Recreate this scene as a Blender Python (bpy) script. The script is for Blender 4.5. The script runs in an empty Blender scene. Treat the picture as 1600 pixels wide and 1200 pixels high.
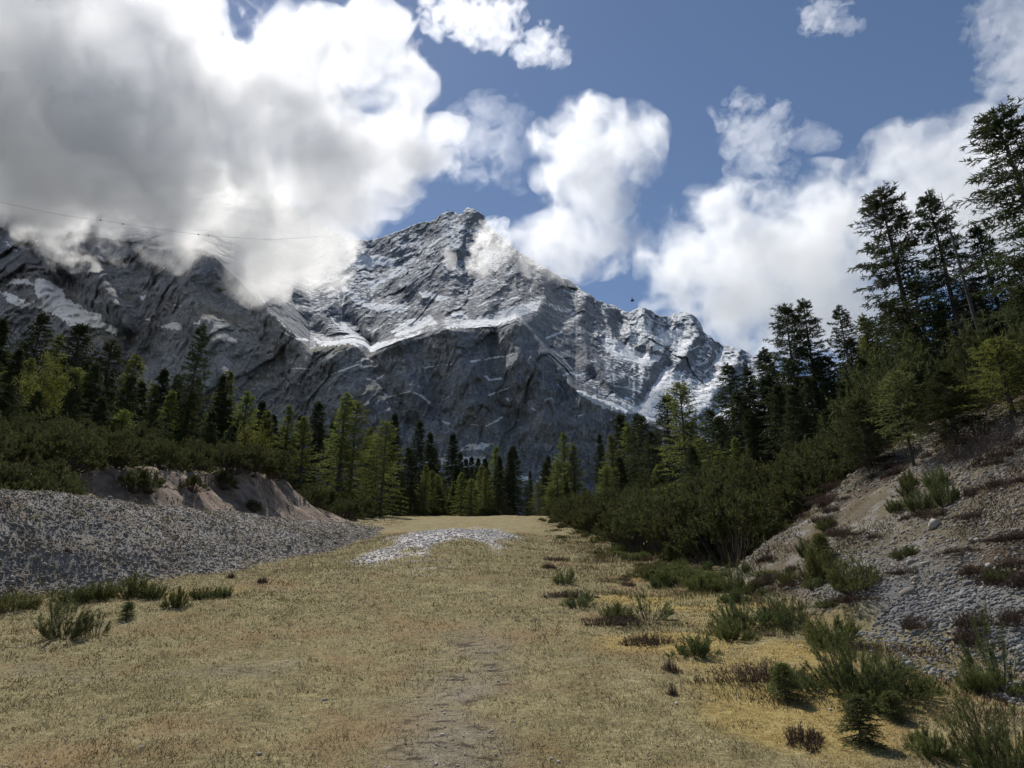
import bpy, math, random
import numpy as np
from mathutils import Vector

S = bpy.context.scene
COL = S.collection
R = math.radians

# ------------------------------------------------------------------ camera, sky, sun, exposure
PITCH, FPX = 21.0, 1109.0                       # camera tilt (deg), focal length in photo pixels (1600 wide)
cam_d = bpy.data.cameras.new("camera"); cam = bpy.data.objects.new("camera", cam_d); COL.objects.link(cam)
cam.location = (0, 0, 0); cam.rotation_euler = (R(90 + PITCH), 0, 0)
cam_d.sensor_width = 36; cam_d.lens = 36 * FPX / 1600; cam_d.clip_start = .05; cam_d.clip_end = 30000
S.camera = cam

SUN_AZ, SUN_EL = -28.0, 55.0                    # azimuth from the view direction (left is negative), elevation
sdir = Vector((math.sin(R(SUN_AZ)) * math.cos(R(SUN_EL)), math.cos(R(SUN_AZ)) * math.cos(R(SUN_EL)), math.sin(R(SUN_EL))))
sun_d = bpy.data.lights.new("sun", 'SUN'); sun = bpy.data.objects.new("sun", sun_d); COL.objects.link(sun)
sun_d.energy = 4.1; sun_d.angle = R(.55); sun_d.color = (1, .955, .88)
sun.rotation_euler = sdir.to_track_quat('Z', 'Y').to_euler()

S.view_settings.view_transform = 'Standard'; S.view_settings.look = 'None'
S.view_settings.exposure = 0.34; S.view_settings.gamma = 1.0
S.cycles.use_denoising = True
S.cycles.max_bounces = 10; S.cycles.diffuse_bounces = 3; S.cycles.glossy_bounces = 2
S.cycles.transmission_bounces = 4; S.cycles.volume_bounces = 9; S.cycles.transparent_max_bounces = 24
S.cycles.use_adaptive_sampling = True; S.cycles.adaptive_threshold = .02
S.cycles.sample_clamp_indirect = 6

world = bpy.data.worlds.new("World"); S.world = world; world.use_nodes = True


# ------------------------------------------------------------------ node helpers
class NT:
    """small wrapper for writing node trees"""
    def __init__(s, tree): s.t = tree; s.n = tree.nodes; s.l = tree.links
    def _in(s, sock, v):
        if isinstance(v, bpy.types.NodeSocket): s.l.new(v, sock)
        elif v is not None:
            try: sock.default_value = v
            except Exception: sock.default_value = tuple(v) + (1,) if len(v) == 3 else v
    def node(s, typ, ins=(), **kw):
        n = s.n.new(typ)
        for k, v in kw.items(): setattr(n, k, v)
        for k, v in (ins.items() if isinstance(ins, dict) else enumerate(ins)): s._in(n.inputs[k], v)
        return n
    def m(s, op, a, b=None, c=None, clamp=False):
        n = s.n.new('ShaderNodeMath'); n.operation = op; n.use_clamp = clamp
        for i, v in enumerate((a, b, c)): s._in(n.inputs[i], v)
        return n.outputs[0]
    def v(s, op, a, b=None):
        n = s.n.new('ShaderNodeVectorMath'); n.operation = op
        s._in(n.inputs[0], a); s._in(n.inputs[1], b)
        return n.outputs[1] if op in ('DOT_PRODUCT', 'LENGTH', 'DISTANCE') else n.outputs[0]
    def scale(s, a, f):
        n = s.n.new('ShaderNodeVectorMath'); n.operation = 'SCALE'; s._in(n.inputs[0], a); s._in(n.inputs[3], f); return n.outputs[0]
    def noise(s, vec, scale, detail=4, rough=.55, dist=0, lac=2.0, col=False):
        n = s.node('ShaderNodeTexNoise', {'Scale': scale, 'Detail': detail, 'Roughness': rough, 'Distortion': dist, 'Lacunarity': lac})
        if vec is not None: s.l.new(vec, n.inputs['Vector'])
        return n.outputs['Color' if col else 'Fac']
    def ramp(s, fac, pts, interp='LINEAR'):
        n = s.n.new('ShaderNodeValToRGB'); n.color_ramp.interpolation = interp; e = n.color_ramp.elements
        while len(e) < len(pts): e.new(.5)
        for q, (p, c) in zip(e, pts): q.position = p; q.color = tuple(c) + (1,) if len(c) == 3 else c
        s._in(n.inputs[0], fac); return n.outputs[0]
    def smooth(s, x, a, b, lo=0, hi=1):
        n = s.node('ShaderNodeMapRange', {'Value': x, 'From Min': a, 'From Max': b, 'To Min': lo, 'To Max': hi}, interpolation_type='SMOOTHSTEP')
        return n.outputs[0]
    def mix(s, fac, a, b, mode='MIX'):
        n = s.n.new('ShaderNodeMix'); n.data_type = 'RGBA'; n.blend_type = mode
        s._in(n.inputs[0], fac); s._in(n.inputs[6], a); s._in(n.inputs[7], b); return n.outputs[2]
    def attr(s, name, out='Fac'): return s.node('ShaderNodeAttribute', attribute_name=name).outputs[out]
    def bump(s, h, strength, dist=1.0):
        return s.node('ShaderNodeBump', {'Strength': strength, 'Distance': dist, 'Height': h}).outputs[0]


def material(name):
    m = bpy.data.materials.new(name); m.use_nodes = True
    t = NT(m.node_tree); t.n.clear()
    out = t.n.new('ShaderNodeOutputMaterial')
    return m, t, out


def surface(name, color_fn, rough=.9, spec=.2, normal_fn=None, translucent=0):
    """Principled material; color_fn(t) returns a socket or a colour"""
    m, t, out = material(name)
    b = t.n.new('ShaderNodeBsdfPrincipled'); t._in(b.inputs['Base Color'], color_fn(t))
    b.inputs['Roughness'].default_value = rough; b.inputs['Specular IOR Level'].default_value = spec
    if normal_fn: t._in(b.inputs['Normal'], normal_fn(t))
    s = b.outputs[0]
    if translucent:
        tr = t.n.new('ShaderNodeBsdfTranslucent'); t._in(tr.inputs[0], color_fn(t))
        mx = t.n.new('ShaderNodeMixShader'); mx.inputs[0].default_value = translucent
        t.l.new(s, mx.inputs[1]); t.l.new(tr.outputs[0], mx.inputs[2]); s = mx.outputs[0]
    t.l.new(s, out.inputs['Surface'])
    return m


# ------------------------------------------------------------------ objects, tags
def tag(o, label=None, cat=None, group=None, kind=None):
    for k, v in (('label', label), ('category', cat), ('group', group), ('kind', kind)):
        if v: o[k] = v
    return o


def empty(name, loc=(0, 0, 0)):
    o = bpy.data.objects.new(name, None); COL.objects.link(o); o.location = loc; o.empty_display_size = .1
    return o


def mesh_np(name, V, F, smooth=False, attrs=None):
    """mesh from numpy: V (n,3), F (m,3) or (m,4) or list of such; attrs {name: float per vertex}"""
    me = bpy.data.meshes.new(name)
    V = np.asarray(V, np.float32)
    Fs = [np.asarray(f, np.int32) for f in (F if isinstance(F, list) else [F]) if len(f)]
    loops = np.concatenate([f.ravel() for f in Fs]); sizes = np.concatenate([np.full(len(f), f.shape[1], np.int32) for f in Fs])
    me.vertices.add(len(V)); me.vertices.foreach_set('co', V.ravel())
    me.loops.add(len(loops)); me.loops.foreach_set('vertex_index', loops)
    me.polygons.add(len(sizes))
    me.polygons.foreach_set('loop_start', np.concatenate([[0], np.cumsum(sizes)[:-1]]).astype(np.int32))
    me.polygons.foreach_set('loop_total', sizes)
    if smooth: me.polygons.foreach_set('use_smooth', np.ones(len(sizes), bool))
    for k, a in (attrs or {}).items():
        at = me.attributes.new(k, 'FLOAT', 'POINT'); at.data.foreach_set('value', np.asarray(a, np.float32))
    me.update(calc_edges=True); me.validate()
    return me


def obj(name, me, mat=None, parent=None, loc=(0, 0, 0)):
    o = bpy.data.objects.new(name, me); COL.objects.link(o); o.location = loc
    if mat and me is not None and not me.materials: me.materials.append(mat)
    if parent: o.parent = parent
    return o


def copy_tree(o, parent=None):
    c = o.copy(); COL.objects.link(c)
    if parent: c.parent = parent
    for ch in list(o.children): copy_tree(ch, c)
    return c


# ------------------------------------------------------------------ photo rays
CP, SP = math.cos(R(PITCH)), math.sin(R(PITCH))
def ray(px, py):
    a = (np.asarray(px, float) - 800) / FPX; b = (600 - np.asarray(py, float)) / FPX
    return np.stack([a, CP - b * SP, SP + b * CP], -1)
def at_depth(px, py, y):
    """the world point seen at photo pixel (px, py) at y metres along the valley"""
    d = ray(px, py); return d * (np.asarray(y, float) / d[..., 1])[..., None]


# ------------------------------------------------------------------ numpy noise
_rs = np.random.RandomState(7)
_PERM = np.concatenate([_rs.permutation(256)] * 3).astype(np.int32)
_G = _rs.normal(size=(256, 3)).astype(np.float32); _G /= np.linalg.norm(_G, axis=1, keepdims=True)


def perlin(p):
    p = np.asarray(p, np.float32); i = np.floor(p).astype(np.int32); f = p - i; i &= 255
    u = f * f * f * (f * (f * 6 - 15) + 10); out = np.zeros(len(p), np.float32)
    for dx in (0, 1):
        wx = u[:, 0] if dx else 1 - u[:, 0]; hx = _PERM[i[:, 0] + dx]
        for dy in (0, 1):
            wy = u[:, 1] if dy else 1 - u[:, 1]; hy = _PERM[hx + i[:, 1] + dy]
            for dz in (0, 1):
                wz = u[:, 2] if dz else 1 - u[:, 2]; g = _G[_PERM[hy + i[:, 2] + dz]]
                out += wx * wy * wz * (g[:, 0] * (f[:, 0] - dx) + g[:, 1] * (f[:, 1] - dy) + g[:, 2] * (f[:, 2] - dz))
    return out * 1.6


def fbm(p, octaves=5, gain=.5, lac=2.03):
    a, s, out = 1.0, 1.0, 0
    for k in range(octaves):
        out = out + a * perlin(np.asarray(p) * s + 17.3 * k); a *= gain; s *= lac
    return out


def ridged(p, octaves=5, gain=.55, lac=2.05):
    a, s, out, w = 1.0, 1.0, 0, 1.0
    for k in range(octaves):
        n = 1 - np.abs(perlin(np.asarray(p) * s + 31.7 * k)); n = n * n * w
        out = out + a * n; w = np.clip(n * 1.6, 0, 1); a *= gain; s *= lac
    return out


def sstep(x, a, b):
    t = np.clip((np.asarray(x, float) - a) / (b - a), 0, 1); return t * t * (3 - 2 * t)


def pl_dist(P, line):
    """distance from 2-D points P (n,2) to a polyline, and the position along it (0..1)"""
    line = np.asarray(line, float); best = np.full(len(P), 1e9); pos = np.zeros(len(P)); n = len(line) - 1
    for k in range(n):
        a, b = line[k], line[k + 1]; d = b - a; t = np.clip(((P - a) @ d) / max(d @ d, 1e-9), 0, 1)
        q = np.hypot(*(P - (a + t[:, None] * d)).T); s = q < best
        best[s] = q[s]; pos[s] = ((k + t) / n)[s]
    return best, pos


def grid_faces(nu, nv):
    i = np.arange(nv - 1)[:, None] * nu + np.arange(nu - 1)[None]; i = i.ravel()
    return np.stack([i, i + 1, i + nu + 1, i + nu], 1)
# ------------------------------------------------------------------ sky (world)
def build_sky():
    t = NT(world.node_tree); t.n.clear()
    out = t.n.new('ShaderNodeOutputWorld'); bg = t.n.new('ShaderNodeBackground')
    sky = t.node('ShaderNodeTexSky', sky_type='NISHITA', sun_disc=False, sun_elevation=R(SUN_EL), sun_rotation=R(SUN_AZ),
                 altitude=1200, air_density=1.0, dust_density=.25, ozone_density=1.6)
    t.l.new(sky.outputs[0], bg.inputs[0]); bg.inputs[1].default_value = .074
    t.l.new(bg.outputs[0], out.inputs[0])
build_sky()
# ------------------------------------------------------------------ the mountain: a rock wall in front, the snowy massif behind it
SKYLINE = [(-700, 330), (-300, 260), (0, 200), (300, 240), (480, 335), (540, 372), (575, 376), (600, 370), (640, 354), (662, 346), (672, 347), (690, 335), (697, 331), (712, 331), (717, 335), (722, 334),
           (726, 327), (731, 324), (735, 327), (739, 325), (748, 331), (756, 336), (759, 345), (762, 353), (775, 362), (790, 372), (810, 393), (830, 404), (850, 418), (870, 427), (878, 433),
           (890, 437), (900, 445), (912, 455), (925, 462), (935, 471), (941, 471), (950, 476), (958, 475), (968, 482), (978, 488), (988, 486), (997, 481), (1008, 481), (1018, 485), (1024, 491), (1036, 495), (1048, 494),
           (1056, 488), (1068, 487), (1080, 490), (1088, 496), (1096, 508), (1099, 518), (1108, 524), (1116, 532), (1122, 533), (1128, 540), (1134, 540), (1146, 541), (1153, 550), (1158, 546), (1168, 550), (1176, 557),
           (1182, 556), (1194, 562), (1206, 574), (1300, 612), (1500, 690), (1800, 770), (2400, 810)]
WALLTOP = [(-700, 120), (-250, 230), (0, 312), (60, 346), (120, 366), (200, 378), (260, 384), (300, 384), (322, 392), (336, 402), (352, 420), (366, 430), (380, 446), (400, 466), (430, 493), (460, 521), (475, 536),
           (485, 546), (503, 540), (530, 537), (556, 536), (572, 542), (580, 551), (594, 545), (625, 533), (659, 523), (681, 515), (700, 509), (731, 514), (759, 511), (778, 513), (806, 502), (815, 506),
           (837, 531), (852, 548), (875, 574), (900, 604), (940, 622), (985, 642), (1040, 668), (1100, 690), (1250, 730), (1500, 770), (2400, 815)]
SNOW_POLY = [  # snow fields: outline in photo pixels, amount
    ([(553, 400), (585, 398), (622, 404), (612, 416), (590, 414), (566, 420), (544, 419)], .9),
    ([(528, 438), (545, 452), (562, 466), (592, 474), (642, 478), (630, 488), (592, 487), (560, 477), (535, 455)], .9),
    ([(572, 446), (600, 432), (632, 416), (636, 420), (604, 438), (580, 452)], .75),
    ([(610, 517), (640, 500), (672, 494), (684, 504), (660, 512), (640, 520), (618, 526)], .7),
    ([(490, 528), (505, 533), (530, 533), (545, 520), (560, 536), (575, 537), (600, 533), (625, 529), (662, 517), (650, 526), (600, 542), (582, 551), (572, 543), (545, 538), (500, 541)], .8),
    ([(532, 500), (540, 505), (552, 517), (572, 532), (585, 538), (560, 540), (545, 528), (534, 512)], .95),
    ([(731, 500), (770, 490), (800, 478), (845, 470), (840, 485), (810, 496), (780, 508), (745, 513), (712, 513), (690, 512)], .62),
    ([(845, 470), (880, 478), (905, 490), (870, 486)], .5),
    ([(652, 456), (680, 458), (702, 466), (690, 471), (660, 464)], .8), ([(703, 490), (722, 487), (735, 498), (715, 500)], .7),
    ([(630, 470), (700, 462), (720, 478), (690, 490), (640, 486)], .3),
    ([(937, 527), (955, 528), (975, 537), (1000, 551), (1037, 556), (1019, 570), (987, 564), (962, 560), (945, 543)], .95),
    ([(975, 519), (987, 504), (1008, 488), (1022, 500), (1019, 516), (1012, 541), (990, 536)], .6),
    ([(1025, 525), (1045, 516), (1062, 514), (1081, 522), (1056, 534), (1035, 546), (1019, 550)], .9),
    ([(894, 609), (906, 609), (940, 624), (975, 632), (994, 635), (1012, 623), (1040, 616), (1032, 628), (1006, 644), (981, 647), (944, 639), (915, 622)], 1),
    ([(1040, 570), (1075, 590), (1110, 600), (1090, 612), (1050, 600), (1035, 620), (1020, 612)], .6),
    ([(1000, 640), (1060, 600), (1130, 590), (1180, 600), (1150, 640), (1080, 650), (1020, 660)], .55),
    ([(1010, 655), (1030, 650), (1025, 662)], 1), ([(952, 655), (958, 655), (957, 663)], 1),
    ([(0, 455), (19, 460), (45, 472), (60, 469), (53, 452), (56, 435), (80, 440), (96, 452), (103, 467), (125, 477), (134, 486), (156, 488), (162, 502), (185, 512), (182, 526), (160, 513), (109, 509), (92, 494), (62, 482), (31, 480), (12, 469)], 1),
    ([(0, 432), (40, 436), (56, 446), (30, 444), (0, 440)], .9), ([(20, 322), (32, 328), (50, 356), (56, 366), (40, 352)], .8), ([(0, 372), (22, 385), (34, 398), (14, 390)], .5),
    ([(48, 372), (64, 378), (60, 384)], .8), ([(216, 464), (231, 459), (225, 470)], 1), ([(265, 477), (275, 474), (285, 480)], 1), ([(245, 510), (275, 503), (290, 514), (262, 515)], .95),
    ([(300, 505), (316, 500), (312, 508)], .8), ([(225, 500), (240, 495), (236, 503)], .7),
    ([(400, 455), (409, 464), (418, 478), (410, 472)], 1),
    ([(600, 706), (700, 700), (772, 692), (740, 706), (745, 730), (620, 740)], .0),
    ([(716, 703), (735, 693), (772, 692), (755, 703), (735, 704)], 1), ([(620, 728), (680, 716), (758, 712), (756, 730), (690, 728), (660, 722), (630, 742)], 1),
    ([(806, 745), (822, 744), (830, 750), (810, 752)], 1), ([(834, 751), (846, 750), (842, 756)], 1), ([(843, 742), (850, 747), (846, 748)], .8),
]
SNOW_LINE = [  # narrow snow-filled ledges and gullies: polyline, half width in pixels
    ([(737, 565), (770, 559), (790, 557), (812, 550)], 1.3), ([(662, 575), (690, 570), (706, 569)], 1.0), ([(453, 576), (470, 575), (484, 577)], 1.8), ([(510, 588), (530, 580), (562, 569)], 1.3),
    ([(594, 611), (606, 620), (618, 617), (640, 612), (660, 618)], 1.4), ([(644, 611), (660, 620), (672, 630)], 1.6), ([(690, 626), (702, 620)], 1.0), ([(758, 588), (766, 594), (784, 591)], 1.6), ([(764, 618), (778, 612), (796, 606)], 1.5),
    ([(855, 528), (866, 523), (878, 519)], 2), ([(881, 586), (892, 583), (902, 586), (918, 582)], 1.8), ([(760, 665), (772, 660), (784, 652)], 2.2), ([(690, 658), (702, 663)], 2.0), ([(734, 662), (748, 665)], 1.4),
    ([(1100, 583), (1112, 572), (1122, 558), (1118, 548)], 1.6), ([(1137, 563), (1150, 557), (1164, 554)], 1.8), ([(1062, 554), (1076, 547), (1092, 541)], 1.5), ([(1080, 575), (1100, 566), (1110, 556)], 1.0), ([(1048, 558), (1060, 549)], 1.0),
    ([(975, 604), (990, 609), (1002, 613)], 1.5), ([(960, 603), (980, 606)], .8), ([(540, 455), (534, 480), (533, 500)], 1.3), ([(400, 466), (430, 495), (450, 515), (475, 532)], .5), ([(445, 520), (462, 529), (482, 532)], 1.6),
    ([(512, 488), (522, 503), (535, 515)], 1.3), ([(575, 523), (590, 513), (600, 507)], 1.5), ([(600, 380), (612, 392)], 1.6), ([(690, 380), (715, 372), (735, 360)], 1.2), ([(655, 395), (690, 372), (705, 363)], 1.2),
    ([(745, 480), (765, 470), (790, 466)], 1.2), ([(560, 470), (548, 485)], 1.2), ([(790, 620), (798, 630)], 1.2), ([(830, 638), (838, 643)], 1), ([(904, 650), (912, 647)], 1.2), ([(870, 600), (880, 612), (880, 622)], .8),
    ([(556, 566), (575, 560), (590, 572)], .8), ([(850, 625), (862, 622)], .8), ([(860, 545), (880, 560), (902, 590)], .7), ([(590, 592), (600, 586)], 1.4), ([(640, 600), (660, 604)], .7), ([(780, 345 + 130), (812, 462)], .9),
    ([(1125, 640), (1150, 620), (1165, 600)], 2.5), ([(1040, 600), (1050, 585), (1062, 580)], 2), ([(985, 520), (980, 540), (996, 556)], 2.0), ([(1062, 566), (1045, 575), (1030, 590)], 2)]
# carved relief: polyline, width in px, metres (+ pushes away: gully, - pulls forward: buttress)
RELIEF = [([(735, 335), (715, 385), (690, 420), (660, 450)], 16, -45), ([(660, 360), (640, 400), (600, 425)], 22, 40), ([(800, 400), (780, 440), (760, 480)], 18, -45), ([(770, 385), (745, 430), (720, 470)], 14, 40),
          ([(850, 425), (850, 470), (830, 500)], 16, -40), ([(545, 500), (560, 520), (575, 540)], 11, 60), ([(600, 490), (600, 520), (620, 528)], 22, -50), ([(530, 450), (533, 500)], 9, 30), ([(420, 400), (480, 480), (530, 525)], 14, -30),
          ([(1005, 485), (1010, 520), (1040, 560)], 13, -40), ([(960, 500), (975, 540), (1000, 560)], 12, 45), ([(1075, 490), (1090, 530), (1060, 570)], 12, -45), ([(1125, 545), (1110, 585)], 9, 28), ([(1160, 550), (1130, 600), (1090, 640)], 12, -35),
          ([(915, 465), (900, 510), (920, 560), (960, 600)], 16, -55), ([(1040, 570), (1020, 600), (1000, 640)], 12, 40), ([(100, 440), (140, 490), (185, 525)], 20, 45), ([(300, 400), (290, 450), (330, 520), (360, 640)], 30, -45),
          ([(220, 430), (210, 480), (230, 560)], 24, 35), ([(205, 520), (198, 560), (190, 620)], 12, 35), ([(150, 400), (165, 450), (205, 510)], 18, -35), ([(400, 500), (430, 560), (470, 680)], 26, 30), ([(520, 560), (540, 620), (560, 700)], 22, -25),
          ([(580, 552), (600, 600), (640, 660)], 16, 35), ([(700, 515), (720, 560), (740, 640)], 28, -30), ([(660, 530), (672, 580), (690, 640)], 18, 28), ([(806, 505), (830, 570), (850, 660)], 26, -35), ([(770, 520), (780, 580), (800, 660)], 16, 28),
          ([(60, 350), (100, 420)], 20, -30), ([(20, 330), (60, 400), (90, 450)], 12, 28)]


def in_poly(P, poly):
    x, y = P[:, 0], P[:, 1]; ins = np.zeros(len(P), bool); q = np.asarray(poly, float); n = len(q)
    for i in range(n):
        (x1, y1), (x2, y2) = q[i], q[(i + 1) % n]
        if y1 != y2:
            c = (y1 > y) != (y2 > y); ins ^= c & (x < (x2 - x1) * (y - y1) / (y2 - y1) + x1)
    return ins


def facets(P, size, seed):
    """tilted planes, one per random cell: broken, angular rock"""
    p = np.asarray(P, np.float32) / size + seed * 5.3; c0 = np.floor(p).astype(np.int32); best = np.full(len(p), 9e9, np.float32); d = np.zeros(len(p), np.float32)
    J = np.random.RandomState(seed).rand(256, 3).astype(np.float32); T = np.random.RandomState(seed + 1).normal(size=(256, 4)).astype(np.float32)
    for i in (-1, 0, 1):
        for j in (-1, 0, 1):
            for k in (-1, 0, 1):
                c = c0 + np.array([i, j, k]); h = _PERM[(_PERM[(_PERM[c[:, 0] & 255] + c[:, 1]) & 255] + c[:, 2]) & 255]
                o = p - c - J[h]; q = (o * o).sum(1); m = q < best; best[m] = q[m]
                d[m] = (o[m] * T[h[m], :3]).sum(1) + .15 * T[h[m], 3]
    return d * size


def build_mountain():
    us = np.concatenate([np.arange(-700, -60, 8), np.arange(-60, 1230, 1.45), np.arange(1230, 2400, 9)])
    nu = len(us)
    sk = np.interp(us, *np.array(SKYLINE, float).T); wt = np.interp(us, *np.array(WALLTOP, float).T)
    rough = 1.6 * fbm(np.stack([us / 9, us * 0, us * 0 + 4], 1), 4, .6)
    sk = sk + rough * .9; wt = wt + 1.2 * fbm(np.stack([us / 12, us * 0 + 9, us * 0], 1), 4, .6)
    hide = wt < sk + 3                                             # the wall itself is the skyline
    sk = np.where(hide, wt - 3, sk)
    v1 = np.linspace(0, 1, 215); v2 = np.linspace(0, 1, 215)[1:]
    bot = 850.0
    PY = np.concatenate([bot + (wt[None] - bot) * v1[:, None], wt[None] + (sk - wt)[None] * (v2[:, None] ** 1.15)])
    PX = np.broadcast_to(us, PY.shape)
    front = np.concatenate([np.ones(len(v1)), np.zeros(len(v2))]).astype(bool)
    up = bot - PY
    Yf = 880 + up * .52 + 60 * sstep(-us, -700, 200)[None] + np.where(PY < 500, (500 - PY) * .5, 0)   # steep wall
    Ywt = 880 + (bot - wt) * .52 + 60 * sstep(-us, -700, 200) + np.where(wt < 500, (500 - wt) * .5, 0)
    jump = np.interp(us, [-700, 400, 480, 560, 700, 800, 850, 900, 1100, 1400], [150, 130, 150, 190, 130, 120, 60, 30, 25, 20])
    k = np.interp(us, [-700, 400, 560, 735, 850, 1000, 1150, 1300, 2400], [3.6, 3.6, 3.9, 3.9, 3.9, 3.7, 3.7, 3.4, 2.5])
    dv = wt[None] - PY
    Yb = Ywt[None] + jump[None] * sstep(dv / np.interp(us, [-700, 380, 470, 510, 835, 900, 2400], [70, 70, 50, 14, 14, 26, 30])[None], 0, 1) + dv * k[None]
    Y = np.where(front[:, None], Yf, Yb)
    P2 = np.stack([PX.ravel(), PY.ravel()], 1)
    Y = Y.ravel(); fr = np.repeat(front, nu)
    for line, w, a in RELIEF:
        lo = np.min(line, 0) - 3 * w; hi = np.max(line, 0) + 3 * w
        s = np.where((P2 > lo).all(1) & (P2 < hi).all(1))[0]
        d, _ = pl_dist(P2[s] + 6 * np.stack([perlin(np.c_[P2[s] / 25, s * 0]), perlin(np.c_[P2[s] / 25, s * 0 + 7])], 1), line)
        Y[s] += a * np.exp(-(d / w) ** 2 * 1.2)
    D = ray(P2[:, 0], P2[:, 1]); D = D / D[:, 1:2]
    B = D * Y[:, None]
    q = np.stack([B[:, 0], B[:, 1] * .16, B[:, 2] * np.where(fr, .5, .36)], 1)
    w = np.stack([perlin(q / 150), perlin(q / 150 + 40), perlin(q / 150 + 80)], 1) * 40
    qq = q + w
    edge = np.minimum(1, np.abs(P2[:, 1] - np.tile(wt, len(PY))) / 8 + .25)
    g = np.stack([B[:, 0] + 12 * perlin(q / 40 + 2), B[:, 1] * .3, B[:, 2] * .22 + B[:, 0] * .05], 1)      # gullies run down the fall line
    fv = np.where(fr, 1.0, .55)
    d = -50 * (ridged(qq / 240, 2) - .9) - 15 * (ridged(qq / 90 + 5, 2) - .9) - 4 * (ridged(qq / 30 + 9, 3, .6) - .9)
    d += fv * (-8 * (ridged(g / 60 + 3, 3, .55) - .9) - 3.5 * (ridged(g / 15 + 8, 3, .6) - .9)) + 1.8 * fbm(q / 5, 3, .65) - 3.2 * (ridged(q / 12 + 2, 3, .6) - .9)
    for tilt, sc, am in ((.6, 50, 5), (-.9, 70, 4.5), (.25, 26, 2.5)):                                        # fracture lines lean across the face
        sl = np.stack([B[:, 0] - tilt * B[:, 2], B[:, 1] * .3, (B[:, 2] + tilt * B[:, 0]) * .25], 1)
        d += -am * (ridged(sl / sc + sc, 3, .6) - .9)
    # ledges along the strata
    dip = np.where(fr, .3, .6) + .3 * perlin(q / 400 + 3)
    s0 = B[:, 2] - dip * B[:, 0] + 46 * perlin(q / 130 + 60) + 20 * perlin(q / 45 + 61) + 7 * perlin(q / 16 + 62)
    for per, amp in ((90, 22), (37, 9)):
        f = np.mod(s0 / per, 1); d += amp * (sstep(f, .66, 1) - f) * np.clip(.1 + 1.5 * perlin(q / 110 + per), 0, 1.2) * np.where(fr, .8, .5)
    fq = np.stack([B[:, 0] - .35 * B[:, 2], B[:, 1] * .12, (B[:, 2] + .35 * B[:, 0]) * .38], 1) + 4 * np.stack([perlin(q / 22), perlin(q / 22 + 9), perlin(q / 22 + 18)], 1)
    d += .15 * facets(fq, 60, 3) + .14 * facets(fq, 24, 5) + .13 * facets(fq, 9, 7)
    Y2 = Y + d * edge * np.where(fr, .85, .8)
    V = D * Y2[:, None]
    # over the top and down the back
    nrow = len(PY); top = V[-nu:]
    back = [top + np.array([0, a, b]) + 0 * top for a, b in ((14, 2), (40, -30), (160, -260), (500, -900), (900, -1700))]
    low = V[:nu] + np.array([0, -120, -60]); low2 = low + np.array([0, -10, -300])
    allV = np.concatenate([low2, low, V] + back); tot = nrow + 2 + len(back)
    sn = np.zeros(len(P2)); jit = 2.2 * np.stack([fbm(np.c_[P2 / 7, np.zeros(len(P2))], 3), fbm(np.c_[P2 / 7, np.full(len(P2), 5.)], 3)], 1)
    Pj = P2 + jit
    for poly, a in SNOW_POLY:
        q2 = np.asarray(poly, float); s = np.where((Pj > q2.min(0) - 4).all(1) & (Pj < q2.max(0) + 4).all(1))[0]
        i = in_poly(Pj[s], poly); sn[s[i]] = np.maximum(sn[s[i]], a)
    Pl = P2 + jit * .45
    for line, hw in SNOW_LINE:
        q2 = np.asarray(line, float); s = np.where((Pl > q2.min(0) - 6).all(1) & (Pl < q2.max(0) + 6).all(1))[0]
        dd, _ = pl_dist(Pl[s], line); wv = hw * (.75 + .6 * perlin(np.c_[P2[s] / 10, s * 0. + 2])); i = dd < wv; sn[s[i]] = np.maximum(sn[s[i]], 1)
    # thin fresh snow caught on ledges, more of it higher up and to the right of the cirque
    z = B[:, 2]
    dust = np.where(fr, .0, .25) + .25 * sstep(z, 500, 1150) * ~fr + .16 * sstep(P2[:, 0], 900, 1000) * (P2[:, 1] < 660) * ~fr
    dust = np.where(fr, .08 + .10 * sstep(z, 480, 700), dust)
    dust = dust - np.where(fr, 0, .3 * np.exp(-np.clip(np.tile(wt, len(PY)) - P2[:, 1], 0, None) / 16) * (P2[:, 0] < 485))
    pad = lambda a, v: np.concatenate([np.full(2 * nu, v), a, np.full(len(back) * nu, v)])
    me = mesh_np('mountain', allV, grid_faces(nu, tot), False, {'snow': pad(sn, 0.), 'dust': pad(dust, 0.), 'front': pad(fr.astype(float), 0.)})
    m, t, out = material('mountain_rock')
    pos = t.node('ShaderNodeNewGeometry')
    P = pos.outputs['Position']; N = pos.outputs['Normal']
    nz = t.node('ShaderNodeSeparateXYZ', [N]).outputs[2]
    n1 = t.noise(P, .012, 6, .6); n2 = t.noise(P, .06, 6, .62); n3 = t.noise(P, .3, 4, .6)
    st = t.noise(t.v('MULTIPLY', P, (.01, .01, .06)), 1, 5, .6)
    vst = t.noise(t.v('MULTIPLY', P, (.09, .02, .008)), 1, 5, .65)
    rock = t.ramp(t.m('ADD', t.m('MULTIPLY', n2, .55), t.m('MULTIPLY', n1, .45)), [(.3, (.16, .17, .195)), (.45, (.27, .285, .315)), (.58, (.35, .365, .39)), (.75, (.42, .43, .445))])  # bluish cast of the distant haze is mixed into the grey limestone colours
    rock = t.mix(t.smooth(st, .42, .62), rock, (.215, .23, .255, 1))
    rock = t.mix(t.smooth(vst, .56, .72, 0, .6), rock, (.125, .13, .145, 1))
    rock = t.mix(t.m('MULTIPLY', t.smooth(n3, .5, .75), .35), rock, (.5, .49, .48, 1))
    wp = t.v('ADD', t.v('MULTIPLY', P, (1, .5, .45)), t.scale(t.noise(P, .05, 3, .6, col=True), 14))
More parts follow.
